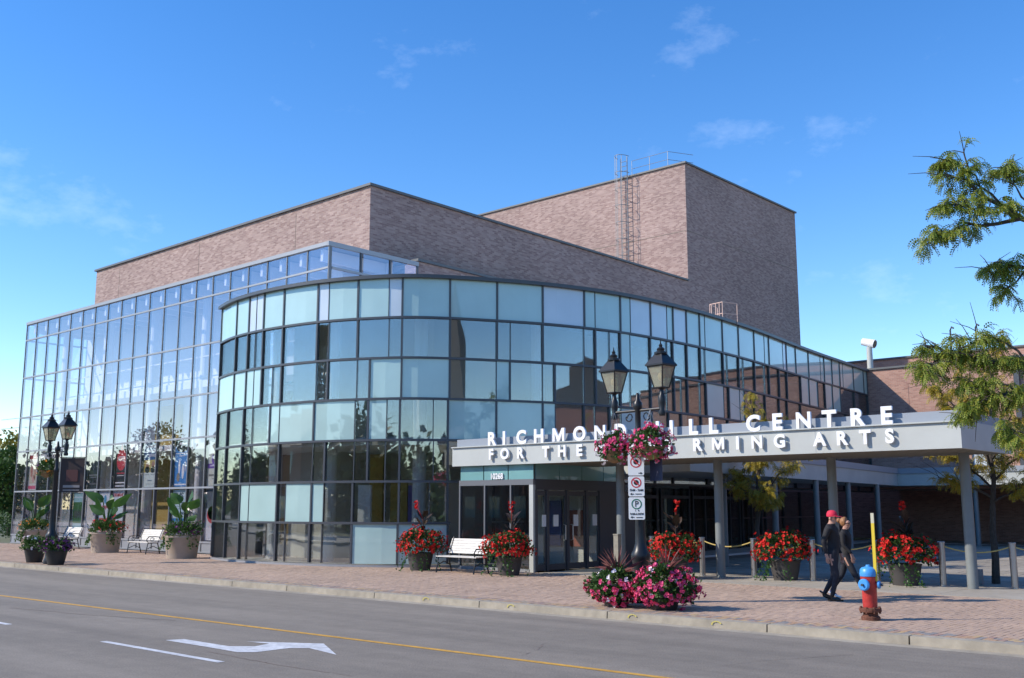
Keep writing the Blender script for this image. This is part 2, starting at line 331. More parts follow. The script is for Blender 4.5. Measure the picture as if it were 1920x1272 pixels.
for k, (d2, x, y_, z, border) in enumerate(singles):
    if k < 290: inst('paver', PBo if border else PMo, walk, (x, y_, z))
    else:
        (restb if border else rest).add([(x+g,y_+g,z),(x+.1-g,y_+g,z),(x+.1-g,y_+.2-g,z),(x+g,y_+.2-g,z),(x+g,y_+g,-.012),(x+.1-g,y_+g,-.012),(x+.1-g,y_+.2-g,-.012),(x+g,y_+.2-g,-.012)],
              [(0,1,2,3),(4,5,1,0),(5,6,2,1),(6,7,3,2),(7,4,0,3)])
tag(rest.build('field_pavers', M['paver'], walk), kind='stuff'); tag(restb.build('border_pavers', M['paver_b'], walk), kind='stuff')
# concrete band and plaza
band = struct(empty('concrete_band', (-10, 23, 0)))
x = -18.8
while x < 6:
    MB().box(x+.006, x+1.794, 22.16, 24.55, -.08, .006).build('slab', M['concrete'], band); x += 1.8
plaza = struct(MB().add([(-24, 24.4, -.02), (30, 24.4, -.02), (30, 56, -.02), (-24, 56, -.02)], [(0,1,2,3)]).build('plaza', M['joint']))
b = MB(); y_ = 24.58
while y_ < 51:
    x = -19+random.random()*.3
    l_ = .4+.2*(int(y_*7) % 2)
    while x < 6:
        w_ = random.choice((.4, .6, .8)); z = random.uniform(-.004, .004)
        b.add([(x+.008,y_+.008,z),(x+w_-.008,y_+.008,z),(x+w_-.008,y_+l_-.008,z),(x+.008,y_+l_-.008,z),(x+.008,y_+.008,-.02),(x+w_-.008,y_+.008,-.02),(x+w_-.008,y_+l_-.008,-.02),(x+.008,y_+l_-.008,-.02)],
              [(0,1,2,3),(4,5,1,0),(5,6,2,1),(6,7,3,2),(7,4,0,3)]); x += w_
    y_ += l_
tag(b.build('plaza_stones', M['stone'], plaza), kind='stuff')
struct(MB().add([(-400, -12, -.004), (300, -12, -.004), (300, -1.45, -.004), (-400, -1.45, -.004), (300, -1.45, -.2), (-400, -1.45, -.2)], [(0,1,2,3), (3,2,4,5)]).build('far_pavement', M['concrete']))

# ---------------------------------------------------------------- the arts centre
arts = empty('arts_centre', (-30, 23, 0), 'arts centre of pinkish brick with glass lobby, curved teal glass front and lettered entrance canopy', 'building')
# --- brick volumes
def copings(par, segs, z):
    for x0, x1, y0, y1 in segs: MB().box(x0, x1, y0, y1, z, z+.10).build('coping', M['coping'], par)
aud = MB().box(-53.9, -30.85, 26.0, 49.82, 0, 14.62).build('auditorium_wall', M['brick'], arts)
copings(aud, [(-54.0, -30.75, 25.9, 26.2), (-31.05, -30.75, 26.203, 49.80), (-54.0, -53.7, 26.203, 49.8)], 14.623)
for X_ in (-51.3, -43.5, -35.8): MB().box(X_, X_+.02, 25.993, 26.0, 11.4, 14.4).build('control_joint', M['joint'], aud)
tow = MB().box(-47.6, -30.85, 49.823, 63.75, 0, 21.7).build('fly_tower', M['brick'], arts)
copings(tow, [(-47.7, -30.75, 49.72, 50.0), (-31.05, -30.75, 50.003, 63.85)], 21.703)
MB().box(-30.848, -30.842, 49.9, 63.7, 17.62, 17.66).build('ledge_line', M['joint'], tow); MB().box(-47.5, -30.9, 49.813, 49.821, 17.62, 17.66).build('ledge_line', M['joint'], tow)
low = MB().box(-30.845, -29.2, 27.1, 49.5, 0, 11.42).build('stair_wall', M['brick'], arts)
copings(low, [(-30.84, -29.1, 27.05, 49.5)], 11.423)
# caged roof ladder
lad = MB()
lx, ly = -35.05, 49.60
for sx in (-.25, .25): lad.tube([(lx+sx, ly, 14.7), (lx+sx, ly, 22.95)], .024)
z = 14.9
while z < 22.9: lad.tube([(lx-.25, ly, z), (lx+.25, ly, z)], .018, 5); z += .3
ladder = lad.build('roof_ladder', M['galv'], tow)
cage = MB(); z = 15.6
while z < 23.2:
    cage.tube([(lx+.42*math.cos(t), ly-.05-.68*math.sin(t), z) for t in [math.pi*k/10 for k in range(11)]], .02, 5); z += 1.05
for k in (1, 3, 5, 7, 9):
    t = math.pi*k/10; cage.tube([(lx+.42*math.cos(t), ly-.05-.68*math.sin(t), 15.6), (lx+.42*math.cos(t), ly-.05-.68*math.sin(t), 22.95)], .013, 5)
cage.build('ladder_cage', M['galv'], tow)
rl = MB()
for z in (22.25, 22.75): rl.tube([(-34.7, 49.95, z), (-32.1, 49.95, z), (-31.3, 51.5, z)], .016, 5)
for X_ in (-34.7, -33.4, -32.1): rl.tube([(X_, 49.95, 21.75), (X_, 49.95, 22.75)], .016, 5)
rl.build('roof_guard_rail', M['galv'], tow)
# --- right wing
wing = MB().box(-22.6, 34, 53.3, 66, 2.7, 9.0).build('side_wing', M['brick2'], arts)
copings(wing, [(-22.5, 34, 53.2, 53.5)], 9.003)
up = MB().box(-30.8, 34, 60, 75, 0, 10.45).build('upper_wing_wall', M['brick2'], arts); copings(up, [(-30.8, 34, 59.9, 60.2)], 10.453)
fr = MB()
for a in ((-20.0, -19.93, 4.3, 8.2), (-19.93, -14.8, 8.13, 8.2)): fr.box(a[0], a[1], 53.285, 53.3, a[2], a[3])
fr.build('soldier_course', M['brick2'], wing)
MB().box(-14.75, -14.5, 53.1, 53.3, 3.67, 8.95).build('dark_strip', M['alud'], wing)  # dark upright strip standing proud of the wing brick
wf = MB()
for X_ in (-16.95, -16.27, -15.6): wf.box(X_-.03, X_+.03, 53.2, 53.31, 3.62, 4.7)
wf.box(-16.95, -15.6, 53.2, 53.31, 4.7, 4.76); wf.build('window_frame', M['alud'], wing)
for X_ in (-16.92, -16.24): MB().box(X_, X_+.62, 53.26, 53.28, 3.63, 4.7).build('window_pane', M['white_f'], wing)
for X_, a in ((-20.0, .9), (-18.6, 1.1)): MB().tube([(X_, 60.5, 10.4), (X_, 60.5, 11.9), (X_+.12, 60.4, 12.05), (X_+.25, 60.3, 11.95)], .05).build('vent_pipe', M['alud'], up)

# --- glass lobby on the left
lob = MB().box(-54.38, -29.2, 22.62, 26.0, 11.22, 11.36).build('glass_lobby', M['alu'], arts)      # roof slab with parapet edge
X0, X1, YF = -54.4, -29.16, 22.7
mx = [X0]+[-53.2+1.265*k for k in range(20)]; mx[-1] = X1
zr = [.06, .42, 2.57, 4.59, 6.34, 8.41, 10.40, 11.22]
for z in zr[1:-1]: MB().box(X0, X1, YF-.04, YF+.09, z-.035, z+.035).build('transom', M['alu'], lob)
MB().box(X0, X1, YF-.045, YF+.12, 0, .06).build('base_sill', M['alu'], lob)
mm_ = rootless(MB().box(-.028, .028, -.03, .10, .06, 11.22), 'mullion', M['alum'])
for x in mx: inst('mullion', mm_, lob, (x, YF, 0))
pm = {}
for i in range(len(mx)-1):
    for j in range(len(zr)-1):
        wd, hh = round(mx[i+1]-mx[i]-.06, 3), round(zr[j+1]-zr[j]-(.08 if j else .04), 3)
        if (wd, hh) not in pm: pm[wd, hh] = rootless(MB().box(0, wd, 0, .012, 0, hh), 'pane', M['glassL'] if j else M['alu'])
        inst('pane' if j else 'base_panel', pm[wd, hh], lob, (mx[i]+.03, YF-.008, zr[j]+(.04 if j else 0)))
# returns (left end and right clerestory)
for X_, ys, zs in ((X0, [22.7, 24.35, 26.0], zr[1:]), (X1, [22.7, 24.18, 25.63, 27.05], [8.41, 10.40, 11.22])):
    for y_ in ys[1:]: MB().box(X_-.04, X_+.04, y_-.035, y_+.035, zs[0], 11.22).build('mullion', M['alud'], lob)
    for z in zs[:-1]: MB().box(X_-.05, X_+.05, 22.82, ys[-1], z-.04, z+.04).build('transom', M['alu'], lob)
    for a, c in zip(ys, ys[1:]):
        for e, f_ in zip(zs, zs[1:]): MB().box(X_-.006, X_+.006, a+.12, c-.036, e+.04, f_-.04).build('pane', M['glassL'], lob)
MB().box(X1-.05, X1+.05, 22.62, 27.1, 11.2, 11.37).build('parapet_edge', M['alu'], lob)
# inside the lobby: floors, columns, ceiling beams
MB().box(-54.3, -29.3, 23.9, 25.98, 6.9, 7.2).build('balcony_slab', M['inwhite'], lob); MB().box(-54.3, -29.3, 23.4, 25.98, 4.2, 4.45).build('balcony_slab', M['inwhite'], lob)
MB().box(-54.3, -29.3, 22.8, 25.98, 0, .05).build('lobby_floor', M['interior'], lob)
for k in range(6): MB().lathe([(.24, .05), (.24, 11.2)], 16, (-52.6+4.43*k, 24.1)).build('lobby_column', M['inwhite'], lob)
for k in range(20): MB().box(-53.9+1.265*k, -53.75+1.265*k, 22.85, 25.95, 10.75, 11.2).build('ceiling_beam', M['inwhite'], lob)
for z in (7.3, 8.2): MB().box(-54.2, -29.4, 23.88, 23.93, z, z+.05).build('balcony_rail', M['inwhite'], lob)
MB().box(-54.2, -29.4, 25.9, 25.985, .05, 4.4).build('lobby_back_wall', M['interior'], lob); MB().box(-54.2, -29.4, 25.9, 25.985, 4.4, 11.2).build('lobby_back_wall', M['inwhite'], lob)
for X_, m_ in ((-46.2, 'mustard'), (-37.2, 'mustard'), (-33.6, 'mustard')): MB().box(X_, X_+2.2, 25.7, 25.88, .05, 6.6).build('accent_panel', M[m_], lob)

# --- curved glass front
PL = [(-32.5,20.5),(-31.0,20.05),(-29.5,19.87),(-28.2,19.87),(-26.7,20.05),(-25.5,20.38),(-24.5,20.83),(-23.5,21.45),(-22.7,22.4),(-21.95,23.6),(-21.2,25.0),(-20.6,26.6),(-20.15,28.5),(-19.95,31),(-19.95,33.5),(-20.15,36.5),(-20.5,39.5),(-20.9,42.3),(-21.35,46),(-21.7,49.5),(-22.1,53.3)]
CU = []
for i in range(len(PL)-1):
    p0, p1, p2, p3 = PL[max(i-1,0)], PL[i], PL[i+1], PL[min(i+2,len(PL)-1)]
    for k in range(24):
        t = k/24
        CU.append(Vector([.5*(2*p1[j]+(p2[j]-p0[j])*t+(2*p0[j]-5*p1[j]+4*p2[j]-p3[j])*t*t+(3*p1[j]-p0[j]-3*p2[j]+p3[j])*t**3) for j in (0,1)]))
CU.append(Vector(PL[-1])); SS = [0]
for a, c in zip(CU, CU[1:]): SS.append(SS[-1]+(c-a).length)
def cpt(s, off=0):
    import bisect
    i = min(max(bisect.bisect(SS, s)-1, 0), len(CU)-2); t = (s-SS[i])/(SS[i+1]-SS[i])
    p = CU[i].lerp(CU[i+1], t); d = (CU[min(i+2, len(CU)-1)]-CU[max(i-1, 0)]).normalized(); n = Vector((d.y, -d.x))
    return p+n*off, math.atan2(d.y, d.x)
def ribbon(s0, s1, o0, o1, z0, z1, step=.5):
    n = max(int((s1-s0)/step), 1); b = MB(); vs = []
    for k in range(n+1):
        s = s0+(s1-s0)*k/n
        for o, z in ((o0, z0), (o1, z0), (o1, z1), (o0, z1)):
            p, _ = cpt(s, o); vs.append((p.x, p.y, z))
    fs = [(k*4+j, k*4+(j+1)%4, k*4+4+(j+1)%4, k*4+4+j) for k in range(n) for j in range(4)]
    return b.add(vs, fs+[(3,2,1,0), (n*4, n*4+1, n*4+2, n*4+3)])
SL = 42.2
ZR = [.06, 1.31, 2.57, 3.84, 5.12, 6.40, 7.68, 8.90]
drum = ribbon(.0, SL, -.14, .16, 8.93, 9.04, .4).build('curved_glass_front', M['alud'], arts, True)          # roof edge
for z in ZR[1:-1]: ribbon(0, SL if z > 2 else 10.8, -.08, .05, z-.035, z+.035, .4).build('transom', M['alud'], drum, True)
ribbon(0, 10.8, -.1, .06, 0, .06, .4).build('base_sill', M['alu'], drum, True)
RB = {7: [0.38,1.81,2.73,3.2,3.66,4.72,6.25,6.68,7.75,8.79,9.23,10.73,12.28,13.86,15.46,15.91,17.03,17.52,18.6,19.56,19.93,20.79,21.71,22.11,23.5,24.93,26.49,27.63,28.14,29.91,30.36,31.6,33.33,35.01,35.53,36.63,37.76,38.25,39.9,41.58,42.2],
 6: [0.5,1.8,2.7,3.18,3.65,4.7,6.25,6.71,7.76,8.81,9.23,10.74,12.28,12.73,13.86,15.44,15.9,16.51,17.0,17.48,18.55,19.52,19.87,20.77,21.7,22.07,23.49,23.85,24.87,25.31,26.44,27.57,28.05,29.28,30.32,32.15,33.25,34.46,35.5,36.54,37.71,39.91,42.2],
 5: [0.39,1.8,2.69,3.19,3.66,4.25,4.7,6.26,6.71,7.77,8.2,9.24,10.74,12.26,12.71,13.85,14.29,15.42,15.9,16.53,16.98,17.47,18.53,19.47,19.9,20.36,20.75,21.63,22.07,23.45,23.9,24.86,25.3,26.31,27.48,29.15,30.2,31.98,35.31,38.42,42.2],
 4: [0.23,1.33,2.62,3.2,4.21,4.68,6.22,7.73,8.18,8.79,9.21,10.24,10.7,12.26,13.84,14.3,15.4,15.85,16.47,16.99,18.56,19.52,20.3,21.65,23.75,27.34,31.81,36.64,42.2],
 3: [0.28,1.3,2.59,3.2,4.72,6.22,6.69,7.74,8.19,8.77,9.22,10.26,10.71]+[10.71+2.25*k for k in range(1, 14)]+[42.2],
 2: [0.24,1.26,2.61,3.18,4.7,5.1,6.22,6.69,7.72,8.78,9.22,10.15,10.71]+[10.71+2.25*k for k in range(1, 14)]+[42.2],
 1: [0.15,1.57,2.62,3.11,4.7,5.12,6.19,6.66,7.72,9.2,10.72]+[10.71+2.25*k for k in range(1, 14)]+[42.2]}
FR = {6: [(17.0,17.48),(32.15,34.46),(35.5,37.71)], 5: [(0,3.66),(8.2,10.74),(12.26,12.71),(22.07,23.45),(23.9,25.3)], 4: [(4.21,7.73),(8.18,8.79),(10.7,14.3),(16.99,18.56)], 3: [], 2: [(2.61,4.7),(5.1,6.69)], 1: [(7.72,10.72)]}
WH = [(2.73,3.66),(6.25,6.68),(8.79,9.23),(13.86,15.46),(17.52,19.56),(19.93,20.79),(29.91,30.36)]
mull = {}
for j in range(1, 8):
    z0, z1 = ZR[j-1]+.035, ZR[j]-(.035 if j < 7 else -.03)
    B = [0.02]+RB[j][1:]
    k_ = round(z1-z0, 3)
    if k_ not in mull:
        mull[k_] = (rootless(MB().box(-.030, .030, -.035, .09, 0, z1-z0), 'mullion', M['alud']), rootless(MB().box(-.013, .013, -.015, .06, 0, z1-z0), 'mullion', M['alud']))
    SB = -2.3 if j < 3 else 0
    for i, s in enumerate(B):
        thin = 0 < i < len(B)-1 and min(s-B[i-1], B[i+1]-s) < .62 and i % 2
        p, a = cpt(s, SB if s > 10.8 else 0); inst('mullion', mull[k_][1 if thin else 0], drum, (p.x, p.y, z0), a)
    for s0, s1 in zip(B, B[1:]):
        mid = (s0+s1)/2
        if j < 3 and mid > 10.8 and mid < 12: continue
        if j == 7: kind = 'white_f' if any(a-.02 <= mid <= c for a, c in WH) else 'frost'
        else: kind = 'frost' if any(a <= mid <= c for a, c in FR[j]) else 'glassD'
        ribbon(s0+.015, s1-.015, -.02+(SB if mid > 10.8 else 0), (SB if mid > 10.8 else 0), z0, z1, .45).build('frosted_panel' if kind != 'glassD' else 'pane', M[kind], drum)
# end return beside the lobby, floors and core behind the curved glass
MB().box(-32.55, -32.45, 20.55, 22.6, 0, 8.9).build('end_panel', M['alu'], drum)
inner = [tuple(cpt(s, -.2)[0]) for s in [k*.8 for k in range(53)]]
core = [(-22.6-.0, 53), (-28.9, 53), (-28.9, 27), (-31.5, 27), (-31.5, 22.9)]
for nm, z0, z1, m_ in (('roof_slab', 8.7, 8.92, 'inwhite'), ('floor_slab', 3.7, 3.95, 'inwhite'), ('ground_slab', -.05, .05, 'interior')):
    MB().prism([p for p in inner]+core[1:], z0, z1).build(nm, M[m_], drum)
cw = MB()
for k in range(0, 50, 1):
    a, c = cpt(k*.8+.8, -5.2 if k > 4 else -2.5)[0], cpt(k*.8+1.6, -5.2 if k > 3 else -2.5)[0]
    if k < 38: cw.add([(a.x, a.y, .05), (c.x, c.y, .05), (c.x, c.y, 8.7), (a.x, a.y, 8.7)], [(0,1,2,3)])
cw.build('core_wall', M['interior'], drum)
for s0, s1, off, m_, z1 in ((7.9, 8.6, -2.6, 'mustard', 2.6), (8.7, 9.05, -2.5, 'purple', 2.5), (9.5, 10.1, -2.6, 'mustard', 5.0), (5.6, 6.6, -3.5, 'mustard', 3.6), (6.8, 7.4, -1.8, 'inwhite', 2.5)):
    ribbon(s0, s1, off, off-.1, .06, z1).build('interior_panel', M[m_], drum)
for s in (2.2, 5.6, 9.9, 14.5, 19):
    p, _ = cpt(s, -1.5); MB().lathe([(.22, .05), (.22, 8.7)], 14, (p.x, p.y)).build('interior_column', M['inwhite'], drum)
# --- colonnade canopy along the curved front and the wing
FP = [(-15.9, 25.5), (-19.6, 50.3), (34, 50.3)]
colo = MB().add([(-15.9,25.5,2.82),(-19.6,50.3,2.82),(34,50.3,2.82),(34,53.29,2.82),(-21.9,53.29,2.82),(-19.9,33,2.82),(-20.5,26.9,2.82)]+[(-15.9,25.5,3.6),(-19.6,50.3,3.6),(34,50.3,3.6),(34,53.29,3.6),(-21.9,53.29,3.6),(-19.9,33,3.6),(-20.5,26.9,3.6)],
    [(0,1,2,3,4,5,6)[::-1],(7,8,9,10,11,12,13)]+[(i,(i+1)%7,7+(i+1)%7,7+i) for i in range(7)]).build('colonnade_roof', M['fascia'], arts)
for (a, c) in ((FP[0], FP[1]), (FP[1], FP[2])):
    a, c = Vector(a), Vector(c); d = (c-a).normalized(); n = Vector((d.y, -d.x))*.05
    MB().add([(a.x+n.x,a.y+n.y,3.40),(c.x+n.x,c.y+n.y,3.40),(c.x,c.y,3.40),(a.x,a.y,3.40),(a.x+n.x,a.y+n.y,3.66),(c.x+n.x,c.y+n.y,3.66),(c.x-n.x,c.y-n.y,3.66),(a.x-n.x,a.y-n.y,3.66)],
             [(3,2,1,0),(4,5,6,7),(0,1,5,4),(1,2,6,5),(3,0,4,7)]).build('roof_edge', M['capgrey'], colo)
cm = rootless(MB().lathe([(.11, 0), (.11, 2.82)], 16), 'column', M['column'], True)
for X_, Y_ in ((-16.6, 28.5), (-17.2, 33), (-17.8, 37.5), (-18.5, 42), (-19.1, 46.5), (-16.2, 50.9), (-12.6, 50.9), (-9, 50.9), (-5.4, 50.9), (-1.8, 50.9), (1.8, 50.9)): inst('column', cm, colo, (X_, Y_, 0))
MB().box(-24, 34, 58.0, 58.2, 0, 2.7).build('recess_wall', M['brick2'], colo); MB().box(33.8, 34, 53.3, 58, 0, 2.69).build('recess_wall', M['brick2'], colo); MB().box(-24, 34, 53.3, 58, -.03, .004).build('recess_floor', M['concrete'], colo)
for k in range(7):                                                                # dark glazed doors behind the columns
    s = 14.3+k*2.6
    ribbon(s, s+2.3, -2.17, -2.12, .02, 2.5).build('door_glass', M['glassE'], colo)
    for q in (0, 1.13, 2.26): ribbon(s+q, s+q+.09, -2.18, -2.08, .02, 2.5).build('door_frame', M['alud'], colo)
    ribbon(s, s+2.35, -2.18, -2.08, 2.12, 2.24).build('door_frame', M['alud'], colo)
for X_ in (-11.2, -10.1): MB().box(X_, X_+1.0, 57.9, 57.99, .02, 2.3).build('wing_door', M['alud'], colo)

# --- entrance canopy with the lettering
can = MB().box(-22.03, -7.2, 22.0, 25.4, 3.10, 3.58).build('entrance_canopy', M['fascia'], arts)
MB().box(-21.95, -7.28, 22.12, 25.3, 3.58, 3.80).build('canopy_cap', M['capgrey'], can)
MB().box(-22.03, -7.19, 21.94, 22.0, 3.545, 3.575).build('letter_ledge', M['fascia'], can)
MB().box(-22.03, -7.2, 22.0, 22.08, 3.0, 3.10).build('fascia_lip', M['fascia'], can); MB().box(-7.28, -7.2, 22.083, 25.4, 3.0, 3.10).build('fascia_lip', M['fascia'], can)
rib = rootless(MB().box(-.05, .05, 22.12, 25.34, -.09, 0), 'soffit_rib', M['soffit'])
x = -21.9
while x < -7.25: inst('soffit_rib', rib, can, (x, 0, 3.097)); x += .2
rib2 = rootless(MB().box(-21.95, -7.3, -.05, .05, -.05, 0), 'soffit_batten', M['soffit'])
for k in range(16): inst('soffit_batten', rib2, can, (0, 22.2+.2*k, 3.098))
cmf = rootless(MB().lathe([(.118, 0), (.115, 3.06)], 20), 'canopy_column', M['column'], True)
for X_, Y_ in ((-7.91, 24.25), (-11.1, 24.3), (-14.0, 23.8), (-17.0, 23.6)): inst('canopy_column', cmf, can, (X_, Y_, 0))
LT = {}
for X_ in (-19.1, -16.2, -13.3, -10.4): MB().box(X_, X_+.008, 21.997, 22.0, 3.01, 3.54).build('panel_seam', M['capgrey'], can)
def letters(txt, xs, z, size, y, depth, bold, sx):
    for ch, x in zip(txt, xs):
        k = (ch, size)
        if ch == 'M' and k not in LT:                                           # outline of its own: the font's bold offset breaks this glyph
            h_ = size*.70; w_ = size*.40; t_ = size*.15
            o_ = [(-w_,0),(-w_,h_),(-w_+t_*1.15,h_),(0,h_*.36),(w_-t_*1.15,h_),(w_,h_),(w_,0),(w_-t_,0),(w_-t_,h_*.62),(t_*.42,0),(-t_*.42,0),(-w_+t_,h_*.62),(-w_+t_,0)]
            n_ = len(o_); LT[k] = rootless(MB().add([(a, -depth/2, c) for a, c in o_]+[(a, depth/2, c) for a, c in o_], [tuple(range(n_))[::-1], tuple(range(n_, 2*n_))]+[(i, (i+1) % n_, n_+(i+1) % n_, n_+i) for i in range(n_)]), 'letter', M['letter'])
            bm = bmesh.new(); bm.from_mesh(LT[k]); bmesh.ops.recalc_face_normals(bm, faces=bm.faces); bm.to_mesh(LT[k]); bm.free()
        if k not in LT: LT[k] = text_mesh(ch, size, depth, bold*(.6 if ch == 'N' else 1), M['letter'], sx)
        inst('letter', LT[k], can, (x, y, z))
letters('RICHMONDHILLCENTRE', [-20.37,-19.88,-19.22,-18.57,-17.86,-17.13,-16.44,-15.78,-14.74,-14.2,-13.57,-13.0,-11.92,-11.3,-10.64,-10.02,-9.38,-8.72], 3.58, .52, 21.965, .06, .021, 1.0)
letters('FORTHEPERFORMINGARTS', [-20.36,-19.83,-19.24,-18.29,-17.72,-17.12,-16.2,-15.72,-15.22,-14.78,-14.36,-13.45,-12.86,-12.33,-11.82,-11.24,-10.26,-9.74,-9.2,-8.66], 3.17, .41, 21.93, .05, .017, .98)
# --- glazed entrance box under the canopy
ves = MB().box(-21.9, -18.97, 22.16, 22.26, 2.42, 2.58).build('entrance_box', M['alum'], arts)
MB().box(-19.07, -18.97, 22.263, 26.6, 2.28, 2.58).build('door_header', M['alud'], ves)
for X_ in (-21.87, -20.9, -19.93): MB().box(X_+.02, X_+.95, 22.18, 22.21, 2.58, 3.1).build('teal_panel', M['teal'], ves)
for k in range(4): MB().box(-19.02, -18.99, 22.3+k*1.07, 23.34+k*1.07, 2.58, 3.1).build('teal_panel', M['teal'], ves)
for X_ in (-21.87, -20.85, -19.83): MB().box(X_-.025, X_+.025, 22.16, 22.26, .06, 2.42).build('post', M['alum'], ves)
MB().box(-19.12, -18.97, 22.16, 22.26, .0, 2.42).build('post', M['fascia'], ves)
for z in (.62, .78): MB().box(-21.85, -19.1, 22.17, 22.25, z-.03, z+.03).build('rail', M['alu'], ves)
MB().box(-21.9, -19.1, 22.16, 22.26, 0, .08).build('base_sill', M['alu'], ves)
for a, c in ((-21.84, -20.88), (-20.82, -19.86), (-19.8, -19.13)): MB().box(a, c, 22.2, 22.212, .08, 2.42).build('pane', M['glassE'], ves)
for Y_ in (22.29, 22.8, 23.72, 24.64, 25.3): MB().box(-19.06, -18.97, Y_-.045, Y_+.045, 0, 2.28).build('door_post', M['alud'], ves)
for a, c, nm in ((22.33, 22.76, 'side_light'), (22.84, 23.68, 'door'), (23.76, 24.6, 'door'), (24.68, 25.26, 'side_light')):
    b = MB().box(-19.03, -19.018, a+.07, c-.07, .2, 2.12); b.cur = 1
    for y0, y1, z0, z1 in ((a, a+.07, .03, 2.26), (c-.07, c, .03, 2.26), (a+.07, c-.07, .03, .2), (a+.07, c-.07, 2.12, 2.26)): b.box(-19.045, -19.0, y0, y1, z0, z1)
    b.build(nm, [M['glassE'], M['alud']], ves)
    if nm == 'door':
        hy = c-.13 if a < 23 else a+.13
        MB().tube([(-19.0, hy, .85), (-18.92, hy, .87), (-18.92, hy, 1.28), (-19.0, hy, 1.3)], .018).build('door_handle', M['steel'], ves)
    MB().box(-18.997, -18.992, a+.25, a+.47, 1.25, 1.58).build('notice', M['white'], ves)
MB().box(-19.06, -18.97, 25.345, 27.4, 0, 2.28).build('side_wall', M['alud'], ves)
MB().box(-21.8, -19.1, 25.5, 25.6, 0, 3.05).build('inner_wall', M['interior'], ves)
for X_, m_, z1 in ((-21.3, (.08, .12, .3), 2.0), (-20.3, (.3, .08, .05), 1.7)): MB().box(X_, X_+.7, 25.4, 25.48, .6, z1).build('inner_poster', flat(m_), ves)
writing('10268', ves, -20.35, 22.15, 2.60, .24, M['letter'], .004, .03, .85, 'street_number')
# --- roof access hoop and camera on the roof
hp = MB(); hx, hy = -20.9, 35.9
for z in (9.3, 9.75): hp.tube([(hx-.5, hy+.9, z), (hx, hy, z), (hx+.1, hy-.75, z), (hx+.75, hy-.9, z), (hx+1.0, hy-.2, z)], .016, 5)
for a, c in ((0, 0), (.1, -.75), (.42, -.85), (.75, -.9), (1.0, -.2), (.2, -.8), (.6, -.88)): hp.tube([(hx+a, hy+c, 8.9), (hx+a, hy+c, 9.75)], .016, 5)
hp.build('roof_hatch_rail', M['pinkmetal'], drum)

# ---------------------------------------------------------------- posters behind the lobby glass
def bayx(k): return mx[k]+.06, mx[k+1]-.06
def poster(k, z0, z1, base, label, blocks, words=(), shapes=()):
    a, c = bayx(k); wd = c-a; y = 22.80
    o = empty('poster', ((a+c)/2, y, z0), label, 'poster', None)
    MB().box(a, c, y, y+.012, z0, z1).build('sheet', flat(base), o)
    h = z1-z0
    for (u0, u1, v0, v1, cc) in blocks: MB().box(a+wd*u0, a+wd*u1, y-.004, y-.001, z0+h*v0, z0+h*v1).build('print_block', flat(cc), o)
    for sh in shapes:
        u, v, r, cc = sh[:4]; e = sh[4] if len(sh) > 4 else 1
        n = 18; MB().add([(a+wd*u+r*math.cos(2*math.pi*q/n), y-.006, z0+h*v+r*e*math.sin(2*math.pi*q/n)) for q in range(n)], [tuple(range(n))]).build('print_shape', flat(cc), o)
    for (t, u, v, s, cc) in words:
        if t[0] == '~':                                                      # print too small to read: a plain line
            q = float(t[1:]); MB().box(a+wd*(u-q/2), a+wd*(u+q/2), y-.007, y-.005, z0+h*v, z0+h*v+s*.45).build('print_line', flat(cc), o)
        else: writing(t, o, a+wd*u, y-.008, z0+h*v, s, flat(cc), .002)
    return o
W_, K_ = (.75, .75, .73), (.015, .015, .017)
poster(1, 2.63, 4.52, (.62, .60, .52), 'cream poster with red heading band, leftmost in the lobby windows', [(0,1,.82,1,(.42,.03,.05)), (.1,.9,.18,.75,(.55,.50,.38)), (.05,.95,.03,.12,(.6,.12,.2))], [('~.8',.5,.92,.09,W_), ('~.25',.5,.86,.09,W_)], [(.3,.5,.14,(.45,.2,.15),2), (.62,.42,.12,(.5,.3,.2),2.3), (.5,.3,.16,(.6,.35,.3),1.2)])
poster(4, 3.95, 4.45, (.30, .46, .50), 'small teal notice high in lobby window behind the left lamp post', [(.05,.95,.1,.3,(.5,.6,.6))], [('~.8',.5,.6,.16,W_)])
em = poster(6, 2.63, 4.3, K_, 'black poster with pale branching loop emblem in lobby window', [], [('~.75',.5,.36,.10,(.25,.25,.25)), ('~.5',.5,.30,.08,(.2,.2,.2)), ('~.6',.5,.12,.08,(.2,.2,.2))], [])
ex = (mx[6]+mx[7])/2; MB().tube([(ex-.30, 22.79, 4.12), (ex-.16, 22.79, 4.0), (ex-.02, 22.79, 3.72), (ex+.05, 22.79, 3.58), (ex, 22.79, 3.50), (ex-.05, 22.79, 3.58), (ex+.02, 22.79, 3.72), (ex+.16, 22.79, 4.0), (ex+.30, 22.79, 4.12)], .012, 4).build('emblem', flat((.55, .55, .53)), em)
poster(8, 2.63, 4.52, (.02, .016, .02), 'black poster with red oval emblem reading MUSIC', [(.1,.9,.03,.07,(.5,.5,.5))], [('~.4',.5,.72,.09,W_), ('MUSIC',.5,.63,.22,W_), ('~.6',.5,.33,.13,(.45,.03,.05)), ('~.55',.5,.28,.10,(.5,.5,.5)), ('~.75',.5,.11,.13,W_)], [(.5,.66,.42,(.55,.03,.05),1.15), (.5,.95,.1,(.55,.03,.05),1.4)])
